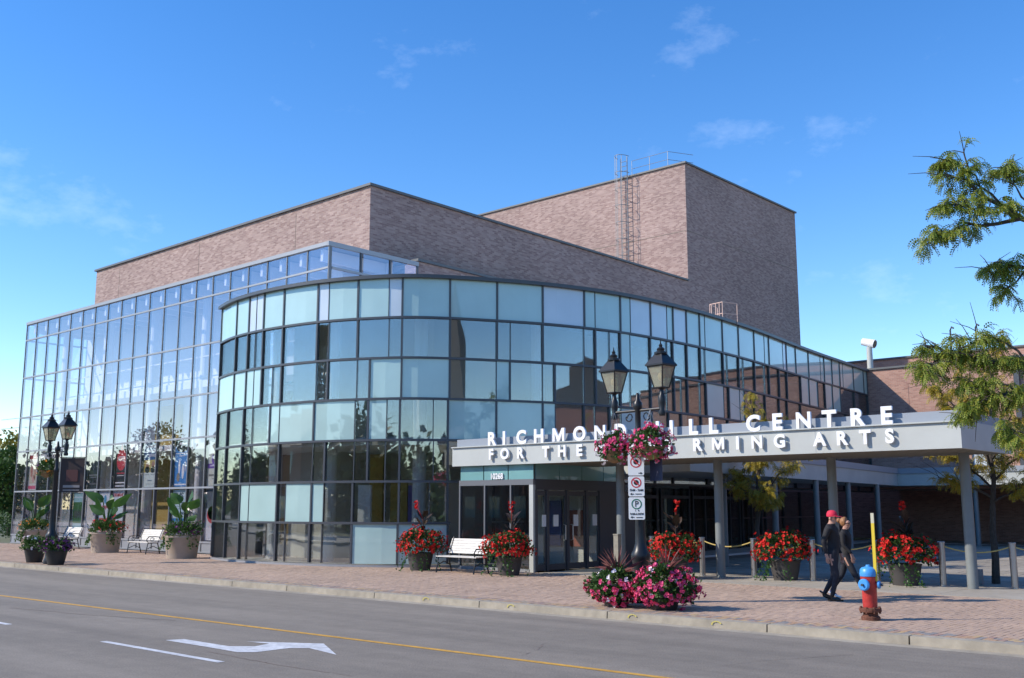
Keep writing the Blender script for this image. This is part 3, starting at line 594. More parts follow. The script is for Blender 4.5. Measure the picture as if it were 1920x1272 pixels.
poster(10, 2.63, 4.52, (.58, .64, .58), 'blue, yellow and pale green poster offering financial advice', [(0,1,.62,1,(.02,.09,.25)), (0,1,.34,.62,(.50,.40,.12))], [('Complete',.5,.89,.24,W_), ('financial',.5,.79,.24,W_), ('advice',.62,.69,.24,W_), ('~.3',.5,.14,.11,(.2,.25,.3)), ('~.3',.3,.28,.06,(.3,.35,.35)), ('~.3',.7,.28,.06,(.3,.35,.35)), ('~.5',.5,.07,.05,(.3,.35,.35))], [(.3,.5,.13,(.35,.2,.14),1.3), (.7,.5,.13,(.35,.2,.14),1.3), (.3,.40,.2,K_,.7), (.7,.40,.2,K_,.7)])
poster(12, 2.63, 4.55, (.06, .25, .55), 'bright blue poster with black pointed heading', [(0,1,.86,1,K_), (.05,.95,.03,.06,W_)], [('~.5',.55,.90,.16,W_), ('~.85',.5,.70,.08,W_), ('~.4',.5,.65,.07,W_)], [(.5,.84,.45,K_,.45), (.35,.42,.08,W_,4), (.6,.32,.09,W_,3.4), (.75,.42,.06,(.5,.5,.55),3.5), (.3,.2,.12,(.3,.25,.2),1.5)])
poster(14, 2.63, 4.55, (.60, .62, .52), 'cream poster with yellow and purple picture beside the curved glass', [(0,1,.36,.46,(.16,.06,.34)), (.1,.9,.2,.24,(.2,.2,.2))], [('~.7',.55,.91,.07,(.2,.25,.2)), ('~.6',.6,.84,.07,(.2,.25,.2)), ('~.7',.5,.40,.12,(.5,.45,.6)), ('~.6',.6,.14,.07,(.3,.3,.3))], [(.6,.6,.3,(.55,.42,.06),1.1), (.4,.55,.18,(.2,.1,.4),1.2), (.6,.7,.1,(.5,.2,.1))])
poster(5, .5, 2.45, (.28, .46, .46), 'teal poster with green group picture in lower lobby window', [(.05,.95,.28,.78,(.04,.13,.03)), (.1,.9,.05,.18,(.5,.6,.6))], [('~.7',.45,.88,.14,(.5,.6,.62))], [(.2+.15*k,.5,.07,(.06,.06,.07),3) for k in range(5)])
poster(7, .5, 2.5, (.62, .66, .68), 'white poster with small blue figure and red word', [(.1,.9,.1,.4,(.5,.1,.1))], [('snapd',.5,.62,.26,(.55,.06,.06))], [(.5,.82,.12,(.08,.3,.45),1.6)])
poster(8, .5, 2.5, (.60, .66, .67), 'white poster headed with red capital letters above red picture', [(0,.3,.0,.5,(.55,.05,.06)), (.5,1,.0,.35,(.5,.06,.06))], [('DELMANOR',.5,.88,.2,(.55,.04,.05)), ('~.4',.7,.80,.12,(.4,.5,.5)), ('~.85',.5,.70,.06,(.4,.48,.5)), ('~.8',.5,.64,.06,(.4,.48,.5))])
poster(12, .5, 2.5, (.50, .64, .66), 'pale blue poster with large dark capitals above navy picture', [(0,1,.0,.3,(.03,.05,.14)), (0,1,.3,.42,(.05,.22,.42))], [('TMS',.4,.8,.42,(.05,.08,.12)), ('~.7',.45,.73,.09,(.05,.08,.12)), ('~.8',.5,.66,.05,(.35,.45,.47)), ('~.75',.5,.61,.05,(.35,.45,.47)), ('GET TO KNOW',.5,.5,.15,(.05,.08,.12))])
poster(14, .5, 2.5, (.58, .60, .60), 'white poster with red ring and blue wave by the curved glass', [(0,1,.62,1,(.10,.12,.14))], [('~.4',.6,.12,.08,(.1,.2,.4))], [(.4,.5,.34,(.5,.05,.07)), (.4,.55,.3,(.12,.13,.15)), (.65,.28,.3,(.05,.12,.2),.5)])

# ---------------------------------------------------------------- foliage builders
def rnd_unit():
    z = random.uniform(-1, 1); t = random.uniform(0, 2*math.pi); q = math.sqrt(1-z*z); return Vector((q*math.cos(t), q*math.sin(t), z))
def leafq(b, p, d, up, l, w):
    s = d.cross(up); s = s.normalized()*w if s.length > 1e-4 else Vector((w, 0, 0)); m = p+d*l*.5
    b.add([p, m+s+up*l*.06, p+d*l, m-s+up*l*.06], [(0,1,2,3)])
def lump(u, c): return 1+.10*math.sin(5*u.x+3*u.y+c.x)+.10*math.sin(9*u.x-7*u.y+4*u.z+c.x*3)+.07*math.sin(13*u.y+11*u.z+c.y*5)
def bush(b, c, rx, ry, rz, n, l, w, shell=.55, lower=-.6):
    c = Vector(c)
    for _ in range(n):
        u = rnd_unit()
        if u.z < lower: u.z = -u.z
        r = random.uniform(shell, 1)*lump(u, c); p = c+Vector((u.x*rx, u.y*ry, u.z*rz))*r
        d = (u+rnd_unit()*.8).normalized(); leafq(b, p, d, (rnd_unit()+Vector((0,0,1))).normalized(), l*random.uniform(.7, 1.2), w)
def bloom(b, p, u, r, petals=5):
    u = u.normalized(); a = u.cross(Vector((.3,.2,1))).normalized(); c = u.cross(a)
    for k in range(petals):
        t = 2*math.pi*k/petals+random.random(); d = (a*math.cos(t)+c*math.sin(t))
        q = p+u*random.uniform(0, r*.4); e = (d+u*.5).normalized(); s = e.cross(u).normalized()*r*.55
        b.add([q, q+e*r*.6+s, q+e*r*1.1+u*r*.1, q+e*r*.6-s], [(0,1,2,3)])
def blooms(b, c, rx, ry, rz, n, r, lower=-.5, cluster=1, sel=None):
    c = Vector(c)
    for _ in range(n):
        while True:
            u = rnd_unit()
            if u.z > lower and (sel is None or sel(u)): break
        p = c+Vector((u.x*rx, u.y*ry, u.z*rz))*random.uniform(.92, 1.1)*lump(u, c)
        for _k in range(cluster): bloom(b, p+rnd_unit()*r*1.1*(cluster > 1), u+rnd_unit()*.4, r*random.uniform(.6, 1.35))

def red_planter(x, y, label, canna=1, trail=1, s=1.):
    t = empty('begonia_planter', (x, y, 0), label, 'planter', 'planters of red begonias')
    MB().lathe([(.30*s, .0), (.36*s, .25), (.40*s, .46), (.42*s, .48), (.40*s, .5), (.36*s, .47)], 20, (x, y)).build('pot', M['potbrown'], t, True)
    b = MB(); bush(b, (x, y, .80*s), .70*s, .70*s, .42*s, 1500, .10, .03); b.build('foliage', M['leafdark'], t)
    b = MB(); blooms(b, (x, y, .80*s), .70*s, .70*s, .43*s, 190, .042, -.55, 2); b.build('blossoms', M['red'], t)
    if canna:
        b = MB(); c0 = Vector((x+.05, y+.05, .9))
        for k in range(9):
            a = random.uniform(0, 6.3); h = random.uniform(.15, .75); d = Vector((math.cos(a)*.6, math.sin(a)*.6, random.uniform(.5, 1.1))).normalized()
            p = c0+Vector((random.uniform(-.06,.06), random.uniform(-.06,.06), h*.8)); l = random.uniform(.3, .5); s_ = d.cross(Vector((0,0,1))).normalized()*.085
            b.add([p, p+d*l*.4+s_, p+d*l*.75+s_*.7-Vector((0,0,.02)), p+d*l-Vector((0,0,.08)), p+d*l*.75-s_*.7-Vector((0,0,.02)), p+d*l*.4-s_], [(0,1,2,3),(0,3,4,5)])
        b.tube([c0-Vector((0,0,.4)), c0+Vector((0,0,.8))], .015, 5); b.build('canna_leaves', M['canna'], t)
        b = MB(); fx = c0+Vector((-.25*canna, -.05, .95)); b.tube([c0+Vector((0,0,.5)), fx], .01, 4)
        for k in range(10): bloom(b, fx+Vector((random.uniform(-.05,.05), random.uniform(-.05,.05), random.uniform(-.14,.1))), rnd_unit()+Vector((0,0,.6)), .05)
        b.build('canna_flower', M['red'], t)
    if trail:
        b = MB()
        for q in range(10):
            a = random.uniform(2.6, 6.5); p = Vector((x+.5*math.cos(a)*s, y+.5*math.sin(a)*s, .55))
            for k in range(16):
                p = p+Vector((math.cos(a)*.018, math.sin(a)*.018, -.035)); 
                if p.z < .03: p.z = .03
                leafq(b, p, (rnd_unit()+Vector((0,0,-.3))).normalized(), rnd_unit(), .07, .025)
        b.build('trailing_vine', M['bigleaf'], t)
    return t

def lantern_post(x, y, H, label, arm, dirv, name='street_lamp'):
    """black double lantern post: fluted base, shaft, cross arm with scrolls, two lanterns"""
    t = empty(name, (x, y, 0), label, 'street lamp', 'black double lantern street lamps'); dv = Vector((*dirv, 0)).normalized()
    MB().lathe([(.2, 0), (.2, .12), (.165, .2), (.155, .75), (.18, .82), (.19, .9), (.14, .98), (.105, 1.1), (.095, 1.35), (.075, H-.9), (.085, H-.88), (.085, H-.8), (.06, H-.76), (.055, H-.25), (.09, H-.2), (.09, H-.1), (.05, H-.05), (.025, H+.1)], 20, (x, y)).build('post', M['iron'], t, True)
    b = MB(); c = Vector((x, y, H-.25))
    b.tube([c-dv*arm, c+dv*arm], .028, 8)
    for sg in (-1, 1):
        b.tube([c+dv*sg*(.06+.02*k*.5+.10*math.cos(k*.7)*(1-k*.06)+.12)+Vector((0,0,-.14+.10*math.sin(k*.7)*(1-k*.06))) for k in range(12)], .014, 5)
    b.build('cross_arm', M['iron'], t, True)
    for sg, dz in ((-1, 0), (1, 0)):
        q = c+dv*sg*arm
        st = MB().lathe([(.055, q.z-.14), (.075, q.z-.08), (.05, q.z-.02), (.07, q.z+.10), (.075, q.z+.22), (.045, q.z+.28), (.04, q.z+.36), (.10, q.z+.40)], 12, (q.x, q.y)).build('lantern_stem', M['iron'], t, True)
        z0 = q.z+.40
        fr_ = MB()
        rot = math.atan2(dv.y, dv.x)+R(45)
        def cor(r, z): return [Vector((q.x+r*math.cos(rot+k*math.pi/2), q.y+r*math.sin(rot+k*math.pi/2), z)) for k in range(4)]
        lo, hi = cor(.145, z0), cor(.265, z0+.42)
        for k in range(4):
            fr_.tube([lo[k], hi[k]], .014, 5); fr_.tube([lo[k], lo[(k+1)%4]], .014, 5); fr_.tube([hi[k], hi[(k+1)%4]], .016, 5)
        fr_.tube([(q.x-.13, q.y, z0-.03), (q.x-.16, q.y, z0-.1), (q.x, q.y, z0-.13), (q.x+.16, q.y, z0-.1), (q.x+.13, q.y, z0-.03)], .01, 5)
        fr_.build('lantern_frame', M['iron'], t)
        for k in range(4):
            a_, b_, c_, d_ = lo[k], lo[(k+1)%4], hi[(k+1)%4], hi[k]; n = ((b_-a_).cross(d_-a_)).normalized()*.006
            MB().add([a_, b_, c_, d_, a_-n, b_-n, c_-n, d_-n], [(0,1,2,3),(7,6,5,4)]).build('lantern_pane', LG, t)
        rf = MB(); e = cor(.31, z0+.42); e2 = cor(.31, z0+.45); m_ = cor(.12, z0+.66); 
        rf.add(e+e2+m_, [(3,2,1,0)]+[(k,(k+1)%4,4+(k+1)%4,4+k) for k in range(4)]+[(4+k,4+(k+1)%4,8+(k+1)%4,8+k) for k in range(4)]+[(8,9,10,11)])
        rf.lathe([(.13, z0+.655), (.13, z0+.69), (.07, z0+.72), (.08, z0+.76), (.03, z0+.80), (.04, z0+.83), (.012, z0+.87), (.008, z0+.93)], 12, (q.x, q.y))
        rf.build('lantern_roof', M['iron'], t)
        MB().sphere((q.x, q.y, z0+.22), .07, 10, 6, 1.4).build('bulb', M['bulb'], t, True)
    return t
LG = glass_mat('lantern_glass', (.80, .78, .66), .12)
nt_ = LG.node_tree; df = nt_.nodes.new('ShaderNodeBsdfDiffuse'); df.inputs[0].default_value = (.60, .57, .46, 1); ms_ = nt_.nodes.new('ShaderNodeMixShader'); ms_.inputs[0].default_value = .25
o_ = nt_.nodes['Material Output']; src = o_.inputs[0].links[0].from_socket; nt_.links.new(src, ms_.inputs[1]); nt_.links.new(df.outputs[0], ms_.inputs[2]); nt_.links.new(ms_.outputs[0], o_.inputs[0])

def basket(x, y, z, r, label, cols, n, hang):
    t = empty('hanging_basket', (x, y, z), label, 'hanging basket', 'hanging flower baskets on the lamp posts')
    MB().lathe([(.05, z), (r*.55, z+.06), (r*.75, z+.2), (r*.78, z+.24)], 16, (x, y)).build('basket', M['coir'], t, True)
    b = MB()
    for k in range(3):
        a = k*2.1; b.tube([(x+r*.7*math.cos(a), y+r*.7*math.sin(a), z+.24), (x, y, hang)], .006, 4)
    b.build('chains', M['galv'], t)
    b = MB(); bush(b, (x, y, z+.3), r, r, r*.92, n*4, .07, .028, .5, -.8); b.build('foliage', M['leaf'], t)
    for nm, m_, q, lo, cl in cols:
        b = MB(); blooms(b, (x, y, z+.3), r*1.05, r*1.05, r*.98, q, .028, lo, cl); b.build(nm, M[m_], t)
    return t

# ---------------------------------------------------------------- street lamp, baskets and signs at the entrance
LX, LY = -11.56, 16.68
lantern_post(LX, LY, 3.92, 'black double lantern street lamp with parking signs in front of the entrance canopy', .62, (1, -.12))
basket(LX-.58, LY+.02, 2.66, .31, 'pink and white hanging basket on the left of the entrance lamp post', [('pink_blossoms','pink',75,-.9,5), ('white_blossoms','whitep',22,-.9,4)], 260, 3.66)
basket(LX+.36, LY-.10, 2.70, .37, 'fuller pink hanging basket on the right of the entrance lamp post', [('pink_blossoms','pink',110,-.8,5), ('white_blossoms','whitep',14,-.95,4)], 240, 3.66)
def sign(z0, z1, label, ringcol, words, circ, slash, right=0, w_=.31):
    f = Vector((LX, LY, 0)); d = Vector((-f.x, -f.y, 0)).normalized(); rz = math.atan2(d.x, -d.y)      # sign plate faces the road and the camera side
    rz = R(30); o = empty('parking_sign', (LX+.04, LY-.16, z0), label, 'sign', 'parking signs on the lamp post'); o.rotation_euler = (0, 0, rz)
    h = z1-z0; n = 6; pts = []
    for cx, cz, a0 in ((w_/2-.03, .03, -90), (w_/2-.03, h-.03, 0), (-w_/2+.03, h-.03, 90), (-w_/2+.03, .03, 180)):
        pts += [(cx+.03*math.cos(R(a0+90*k/4)), cz+.03*math.sin(R(a0+90*k/4))) for k in range(5)]
    m = len(pts)
    def loc(b, nm, mt): 
        q = b.build(nm, mt); q.parent = o; return q
    loc(MB().add([(u, 0, v) for u, v in pts]+[(u, .006, v) for u, v in pts], [tuple(range(m)), tuple(range(m, 2*m))[::-1]]+[(i, m+i, m+(i+1)%m, (i+1)%m) for i in range(m)]), 'plate', M['signwhite'])
    def ring(cx, cz, r0, r1, c_, y=-.003):
        k = 28; b = MB(); b.add([(cx+r*math.cos(2*math.pi*i/k), y, cz+r*math.sin(2*math.pi*i/k)) for r in (r0, r1) for i in range(k)], [(i, (i+1)%k, k+(i+1)%k, k+i) for i in range(k)]); loc(b, 'ring', c_)
    ring(0, h-circ[0], circ[1]-.022, circ[1], ringcol)
    if slash:
        a = circ[1]-.02; u = Vector((math.cos(R(-45)), 0, math.sin(R(-45)))); v = Vector((-u.z, 0, u.x))*.011; c_ = Vector((0, -.004, h-circ[0]))
        n_ = 20; loc(MB().add([(c_.x+.05*math.cos(2*math.pi*i/n_), -.002, c_.z+.05*math.sin(2*math.pi*i/n_)) for i in range(n_)], [tuple(range(n_))]), 'symbol', M['signblack'])
        loc(MB().add([c_-u*a-v, c_+u*a-v, c_+u*a+v, c_-u*a+v], [(0,1,2,3)]), 'slash', ringcol)
    for t_, u, v, s_, m_ in words:
        if t_[0] == '~': q = float(t_[1:])/2; loc(MB().box(u-q, u+q, -.005, -.003, v, v+s_*.45), 'print_line', m_); continue
        q = inst('lettering', text_mesh(t_, s_, .002, .001, m_, .9), o, (u, -.004, v), 0, False)
    sg_ = -1 if right else 1; loc(MB().add([(sg_*a_, -.004, c_) for a_, c_ in ((-.125, .045), (-.085, .020), (-.085, .038), (-.045, .038), (-.045, .052), (-.085, .052), (-.085, .070))], [(0,1,2,3,4,5,6)]), 'arrow', M['signblack'])
    loc(MB().box(-.015, .015, .006, .05, h*.3, h*.7), 'bracket', M['galv'])
sign(2.40, 2.80, 'red ringed prohibition sign topmost on the entrance lamp post, half hidden by flowers', M['signred'], [], (.14, .11), True, 1)
sign(2.0, 2.385, 'red ringed prohibition sign reading 7AM - 9AM, middle one on the lamp post', M['signred'], [('7AM - 9AM', 0, .10, .062, M['signblack']), ('~.12', .04, .04, .03, M['signblack'])], (.12, .10), True)
sign(1.56, 1.985, 'white parking sign with green ringed letter P, lowest on the lamp post', M['signgreen'], [('P', 0, .245, .16, M['signblack']), ('1', -.025, .155, .05, M['signblack']), ('~.02', .035, .16, .06, M['signblack']), ('9AM-6:30PM', 0, .09, .055, M['signblack']), ('~.12', .05, .035, .03, M['signblack'])], (.13, .10), False)
o = empty('lamp_banner', (LX+.3, LY+.25, 2.2), 'dark banner hanging on the far side of the entrance lamp post', 'banner')
MB().box(LX+.12, LX+.40, LY+.2, LY+.215, 2.3, 2.95).build('cloth', flat((.05, .05, .09)), o); MB().tube([(LX, LY, 2.96), (LX+.40, LY+.21, 2.96)], .015).build('rod', M['iron'], o)

# geranium pots round the lamp foot
def geranium(x, y, label, s, seed):
    t = empty('geranium_pot', (x, y, 0), label, 'flower pot', 'pink geranium pots at the entrance lamp')
    MB().lathe([(.26*s, 0), (.34*s, .34), (.36*s, .38), (.33*s, .38)], 20, (x, y)).build('pot', M['potblack'], t, True)
    b = MB(); bush(b, (x, y, .46*s), .60*s, .60*s, .40*s, 1900, .075, .032, .6, -.75); b.build('foliage', M['leaf'], t)
    b = MB(); blooms(b, (x, y, .45*s), .62*s, .62*s, .42*s, 200 if seed else 95, .030, -.85, 6, None if seed else (lambda u: u.z < .35)); b.build('pink_blossoms', M['pink'], t)
    b = MB(); blooms(b, (x, y, .45*s), .62*s, .62*s, .43*s, 12 if seed else 26, .028, -.8, 6); b.build('white_blossoms', M['whitep'], t)
    b = MB()
    for k in range(46):
        a = random.uniform(0, 6.3); e = random.uniform(.35, 1.45); d = Vector((math.cos(a)*math.cos(e), math.sin(a)*math.cos(e), math.sin(e))); l = random.uniform(.4, .62)
        p = Vector((x+.05, y, .72*s)); sd_ = d.cross(Vector((0,0,1))).normalized()*.011
        b.add([p-sd_, p+sd_, p+d*l*.6+sd_, p+d*l-Vector((0,0,.08*math.cos(e))), p+d*l*.6-sd_], [(0,1,2,3,4)])
    b.build('spiky_leaves', M['spike'], t)
geranium(-11.5, 15.78, 'pot of green, white and pink geraniums left of the lamp foot', .80, 0)
geranium(-10.5, 15.85, 'larger pot overflowing with bright pink geraniums right of the lamp foot', .88, 1)

# red begonia planters
red_planter(-22.15, 20.85, 'red begonia planter with dark canna against the curved glass', 1, 1, .94)
red_planter(-18.75, 20.9, 'red begonia planter between white bench and entrance doors', -.2, 1, .9)
red_planter(-14.75, 22.75, 'red begonia planter behind the lamp post, partly hidden by geraniums', -.3, 1, .9)
red_planter(-12.35, 24.1, 'red begonia planter between the canopy columns, left of the walking couple', 0, 1, .96)
red_planter(-9.45, 24.35, 'red begonia planter with tall canna flower behind the hydrant', .1, 1, .94)

# stainless bollards and ropes
BP = [(-16.4, 24.2), (-14.76, 24.15), (-13.24, 24.15), (-11.69, 24.25), (-10.15, 24.45), (-8.69, 24.65), (-7.25, 25.0), (-5.6, 25.3)]
where = ['behind the lamp post', 'left of the tallest grey canopy column', 'left edge of the middle begonia planter', 'just left of the walking man', 'behind the yellow hydrant pole', 'right of the last begonia planter', 'at the right edge beyond the corner column', 'beyond the right edge']
bm_ = rootless(MB().lathe([(.075, 0), (.075, .98), (.085, .985), (.085, 1.0), (.07, 1.01)], 18), 'tube', M['steel'], True)
for (x, y), wv in zip(BP[:-1], where):
    t = empty('bollard', (x, y, 0), 'stainless steel bollard '+wv, 'bollard', 'steel bollards joined by yellow rope')
    inst('tube', bm_, t, (x, y, 0)); MB().lathe([(.11, .002), (.11, .012)], 16, (x, y)).build('base_plate', M['steel'], t)
nm_ = ['from behind the lamp post', 'sagging beside the canopy column', 'behind the middle begonia planter', 'behind the walking couple', 'behind the hydrant pole', 'left of the corner column', 'at the right edge']
for (a, c), wv in zip(zip(BP, BP[1:]), nm_):
    pts = [(a[0]+(c[0]-a[0])*k/10, a[1]+(c[1]-a[1])*k/10, .93-.62*(k/10)*(1-k/10)) for k in range(11)]
    tag(MB().tube(pts, .016, 6).build('rope', M['rope'], None, True), 'yellow rope between steel bollards '+wv, 'rope', 'yellow ropes between the bollards')
tag(MB().box(-16.75, -16.6, 22.9, 23.05, 0, 1.05).box(-16.76, -16.59, 22.89, 23.06, 1.05, 1.08).build('timber_post', M['wood']), 'short weathered timber post just left of the lamp post', 'post')

# benches
def bench(x, y, label):
    t = empty('bench', (x, y, 0), label, 'bench', 'white slatted benches with black iron ends')
    L_ = .78
    for k in range(5): MB().box(x-L_, x+L_, y-.27+.095*k, y-.19+.095*k, .43, .455).build('slat', M['slat'], t)
    for k in range(6):
        z = .52+.068*k; yy = y+.22+.028*k
        MB().add([(x-L_, yy, z), (x+L_, yy, z), (x+L_, yy+.022, z+.06), (x-L_, yy+.022, z+.06), (x-L_, yy+.022, z-.008), (x+L_, yy+.022, z-.008), (x+L_, yy+.045, z+.052), (x-L_, yy+.045, z+.052)],
                 [(0,1,2,3),(7,6,5,4),(3,2,6,7),(1,0,4,5),(0,3,7,4),(2,1,5,6)]).build('slat', M['slat'], t)
    for sx in (-L_+.06, L_-.06):
        b = MB(); X_ = x+sx
        b.tube([(X_, y-.30, 0), (X_, y-.27, .2), (X_, y-.22, .42), (X_, y+.2, .42), (X_, y+.28, .66), (X_, y+.40, .96)], .022)
        b.tube([(X_, y+.30, 0), (X_, y+.24, .2), (X_, y+.18, .42)], .022); b.tube([(X_, y-.24, .2), (X_, y, .3), (X_, y+.22, .2)], .014)
        b.tube([(X_, y-.25, .43), (X_, y-.28, .56), (X_, y-.2, .66), (X_, y+.05, .66), (X_, y+.28, .64)], .02)
        b.tube([(X_, y-.05+.10*math.cos(q*.7)*(1-q*.05), .55+.08*math.sin(q*.7)*(1-q*.05)) for q in range(11)], .012, 5)
        b.build('iron_end', M['iron'], t, True)
bench(-20.35, 20.75, 'white slatted bench between two red begonia planters by the entrance')
bench(-38.1, 21.0, 'white slatted bench between two big beige planters at the glass lobby')
bench(-45.2, 21.2, 'white slatted bench behind the left lamp post, farthest along the lobby')

# big beige planters
def big_planter(x, y, label, seed):
    random.seed(40+seed)
    t = empty('large_planter', (x, y, 0), label, 'planter', 'large beige planters along the glass lobby')
    MB().lathe([(.52, 0), (.60, .72), (.62, .74), (.62, .80), (.55, .80), (.54, .74)], 28, (x, y)).build('pot', M['potbeige'], t, True)
    b = MB(); bush(b, (x, y, .92), .68, .68, .36, 1500, .12, .025, .3, -.3)
    for q in range(14):
        a = random.uniform(3, 6.6); p = Vector((x+.58*math.cos(a), y+.58*math.sin(a), .85))
        for k in range(12): p += Vector((math.cos(a)*.015, math.sin(a)*.015, -.04)); leafq(b, p, (rnd_unit()+Vector((0,0,-.4))).normalized(), rnd_unit(), .1, .035)
    b.build('foliage', M['leaf'], t)
    b = MB()
    for k in range(7+seed % 2):
        a = 1.3*k+seed; l = random.uniform(.55, .9); el = random.uniform(.6, 1.35)
        p0 = Vector((x, y, .95)); st_ = p0+Vector((math.cos(a)*.2, math.sin(a)*.2, .35+.1*k)); d = Vector((math.cos(a)*math.cos(el), math.sin(a)*math.cos(el), math.sin(el)))
        b.tube([p0, st_], .02, 5); s_ = d.cross(Vector((-math.sin(a+.5), math.cos(a+.5), .2))).normalized(); s_ = Vector((.75, .4, 0)).normalized() if k < 2 else s_
        n_ = 7; vs = []
        for i in range(n_+1):
            u = i/n_; c_ = st_+d*l*u+Vector((math.cos(a), math.sin(a), 0))*.12*u*u-Vector((0,0,.12*u*u)); wd = .22*(math.sin(math.pi*(u**.75))**.9)*(1+.06*math.sin(9*u+k))+.004
            nn = d.cross(s_).normalized(); vs += [c_-s_*wd*.9+nn*(.35*wd+.03*math.sin(7*u+k)), c_, c_+s_*wd*.9+nn*(.35*wd+.03*math.sin(8*u+2*k))]
        b.add(vs, [f_ for i in range(n_) for f_ in ((3*i, 3*i+1, 3*i+4, 3*i+3), (3*i+1, 3*i+2, 3*i+5, 3*i+4))])
    b.build('elephant_ear_leaves', M['bigleaf'], t, True)
    b = MB(); blooms(b, (x, y, .92), .7, .7, .33, 40, .035, -.2, 2); b.build('blossoms', M[('orange', 'red', 'purplep')[seed]], t)
big_planter(-46.6, 20.45, 'large beige planter with orange flowers, farthest left by the lobby', 0)
big_planter(-40.2, 20.5, 'large beige planter with tall broad leaves between the two left benches', 1)
big_planter(-33.6, 20.0, 'large beige planter with broad leaves where lobby meets the curved glass', 2)
random.seed(11)
# left lamp with basket, banner and two pots
L2 = (-33.5, 15.25)
lantern_post(*L2, 3.82, 'black double lantern street lamp with banner in front of the glass lobby', .60, (1, 0))
basket(L2[0]-.42, L2[1]-.12, 2.75, .30, 'small green hanging basket on the left lamp post', [('yellow_blossoms','orange',12,-.5,2), ('purple_blossoms','purplep',14,-.7,2)], 220, 3.55)
o = empty('lamp_banner', (L2[0]+.5, L2[1]+.2, 2.3), 'dark brown event banner hanging on the left lamp post', 'banner')
bx0, by0 = L2[0]+.10, L2[1]+.09; dvx, dvy = .75, .66
def bq(u0, u1, z0, z1, off, m_, nm):
    vs = [(bx0+dvx*u+off*dvy, by0+dvy*u-off*dvx, z) for u, z in ((u0, z0), (u1, z0), (u1, z1), (u0, z1))]; vs2 = [(v[0]-dvy*.008, v[1]+dvx*.008, v[2]) for v in vs]
    return MB().add(vs+vs2, [(0,1,2,3),(7,6,5,4),(0,4,5,1),(1,5,6,2),(2,6,7,3),(3,7,4,0)]).build(nm, m_, o)
bq(0, .78, 2.3, 3.38, 0, M['brown_b'], 'cloth'); bq(.2, .58, 2.62, 3.0, .012, flat((.12, .04, .03)), 'print_block'); bq(.12, .66, 2.42, 2.5, .012, flat((.3, .26, .24)), 'print_block'); bq(.12, .66, 2.32, 2.36, .012, flat((.25, .22, .2)), 'print_block')
for z in (2.29, 3.4): MB().tube([(L2[0], L2[1], z), (bx0+dvx*.8, by0+dvy*.8, z)], .014).build('rod', M['iron'], o)
def small_pot(x, y, label, m_, n):
    t = empty('flower_pot', (x, y, 0), label, 'flower pot', 'black pots at the left lamp foot')
    MB().lathe([(.24, 0), (.33, .40), (.36, .42), (.36, .46), (.31, .46)], 20, (x, y)).build('pot', M['potblack'], t, True)
    b = MB(); bush(b, (x, y, .55), .46, .46, .26, 900, .09, .035, .4, -.5); b.build('foliage', M['leaf' if m_ == 'whitep' else 'leafdark'], t)
    b = MB(); blooms(b, (x, y, .55), .47, .47, .27, n, .035, -.4, 3); b.build('blossoms', M[m_], t)
small_pot(-34.75, 15.3, 'black pot of white flowers at the left lamp foot', 'whitep', 26)
small_pot(-32.75, 15.1, 'black pot of dark purple flowers at the left lamp foot', 'purplep', 90)

# ---------------------------------------------------------------- fire hydrant
hx, hy = -7.04, 16.6
h = empty('fire_hydrant', (hx, hy, 0), 'red fire hydrant with blue caps on the brick pavement', 'fire hydrant')
MB().lathe([(.15, 0), (.15, .05), (.115, .08), (.115, .13)], 18, (hx, hy)).build('foot', M['rust'], h, True)
b = MB().lathe([(.17, .13), (.175, .16), (.17, .19), (.115, .2)], 18, (hx, hy))
for k in range(8): b.lathe([(.02, .11), (.02, .21)], 6, (hx+.155*math.cos(k*.785), hy+.155*math.sin(k*.785)))
b.build('flange', M['rust'], h)
MB().lathe([(.112, .2), (.115, .25), (.118, .6), (.13, .63), (.13, .68), (.12, .69)], 22, (hx, hy)).build('barrel', M['hred'], h, True)
MB().lathe([(.135, .69), (.14, .73), (.13, .80), (.10, .83), (.04, .845), (.035, .87), (.01, .875)], 22, (hx, hy)).build('bonnet', M['hblue'], h, True)
def nozzle(d, r, l, nm):
    d = Vector((*d, 0)).normalized(); c = Vector((hx, hy, .56)); b = MB()
    b.tube([c+d*.08, c+d*(.12+l*.3)], r*.75, 14); b.build('nozzle_neck', M['hred'], h, True)
    b = MB(); b.tube([c+d*(.12+l*.3), c+d*(.12+l*.75), c+d*(.12+l)], [r, r, r*.8], 16); q = c+d*(.12+l); b.build(nm, M['hblue'], h, True)
    MB().tube([q, q+d*.04], .022, 5).build('cap_nut', M['alud'], h)
nozzle((-.12, -1), .095, .07, 'pumper_cap'); nozzle((-.98, .35), .06, .06, 'hose_cap'); nozzle((.98, .2), .065, .06, 'hose_cap')
b = MB().box(hx+.10, hx+.15, hy-.03, hy-.01, .62, 1.70); b.build('marker_pole', M['hyel'], h); MB().box(hx+.0995, hx+.1505, hy-.0305, hy-.0095, 1.54, 1.702).build('reflector', flat((.5, .48, .36)), h)
for k, t_ in enumerate(('H', 'D')): pass

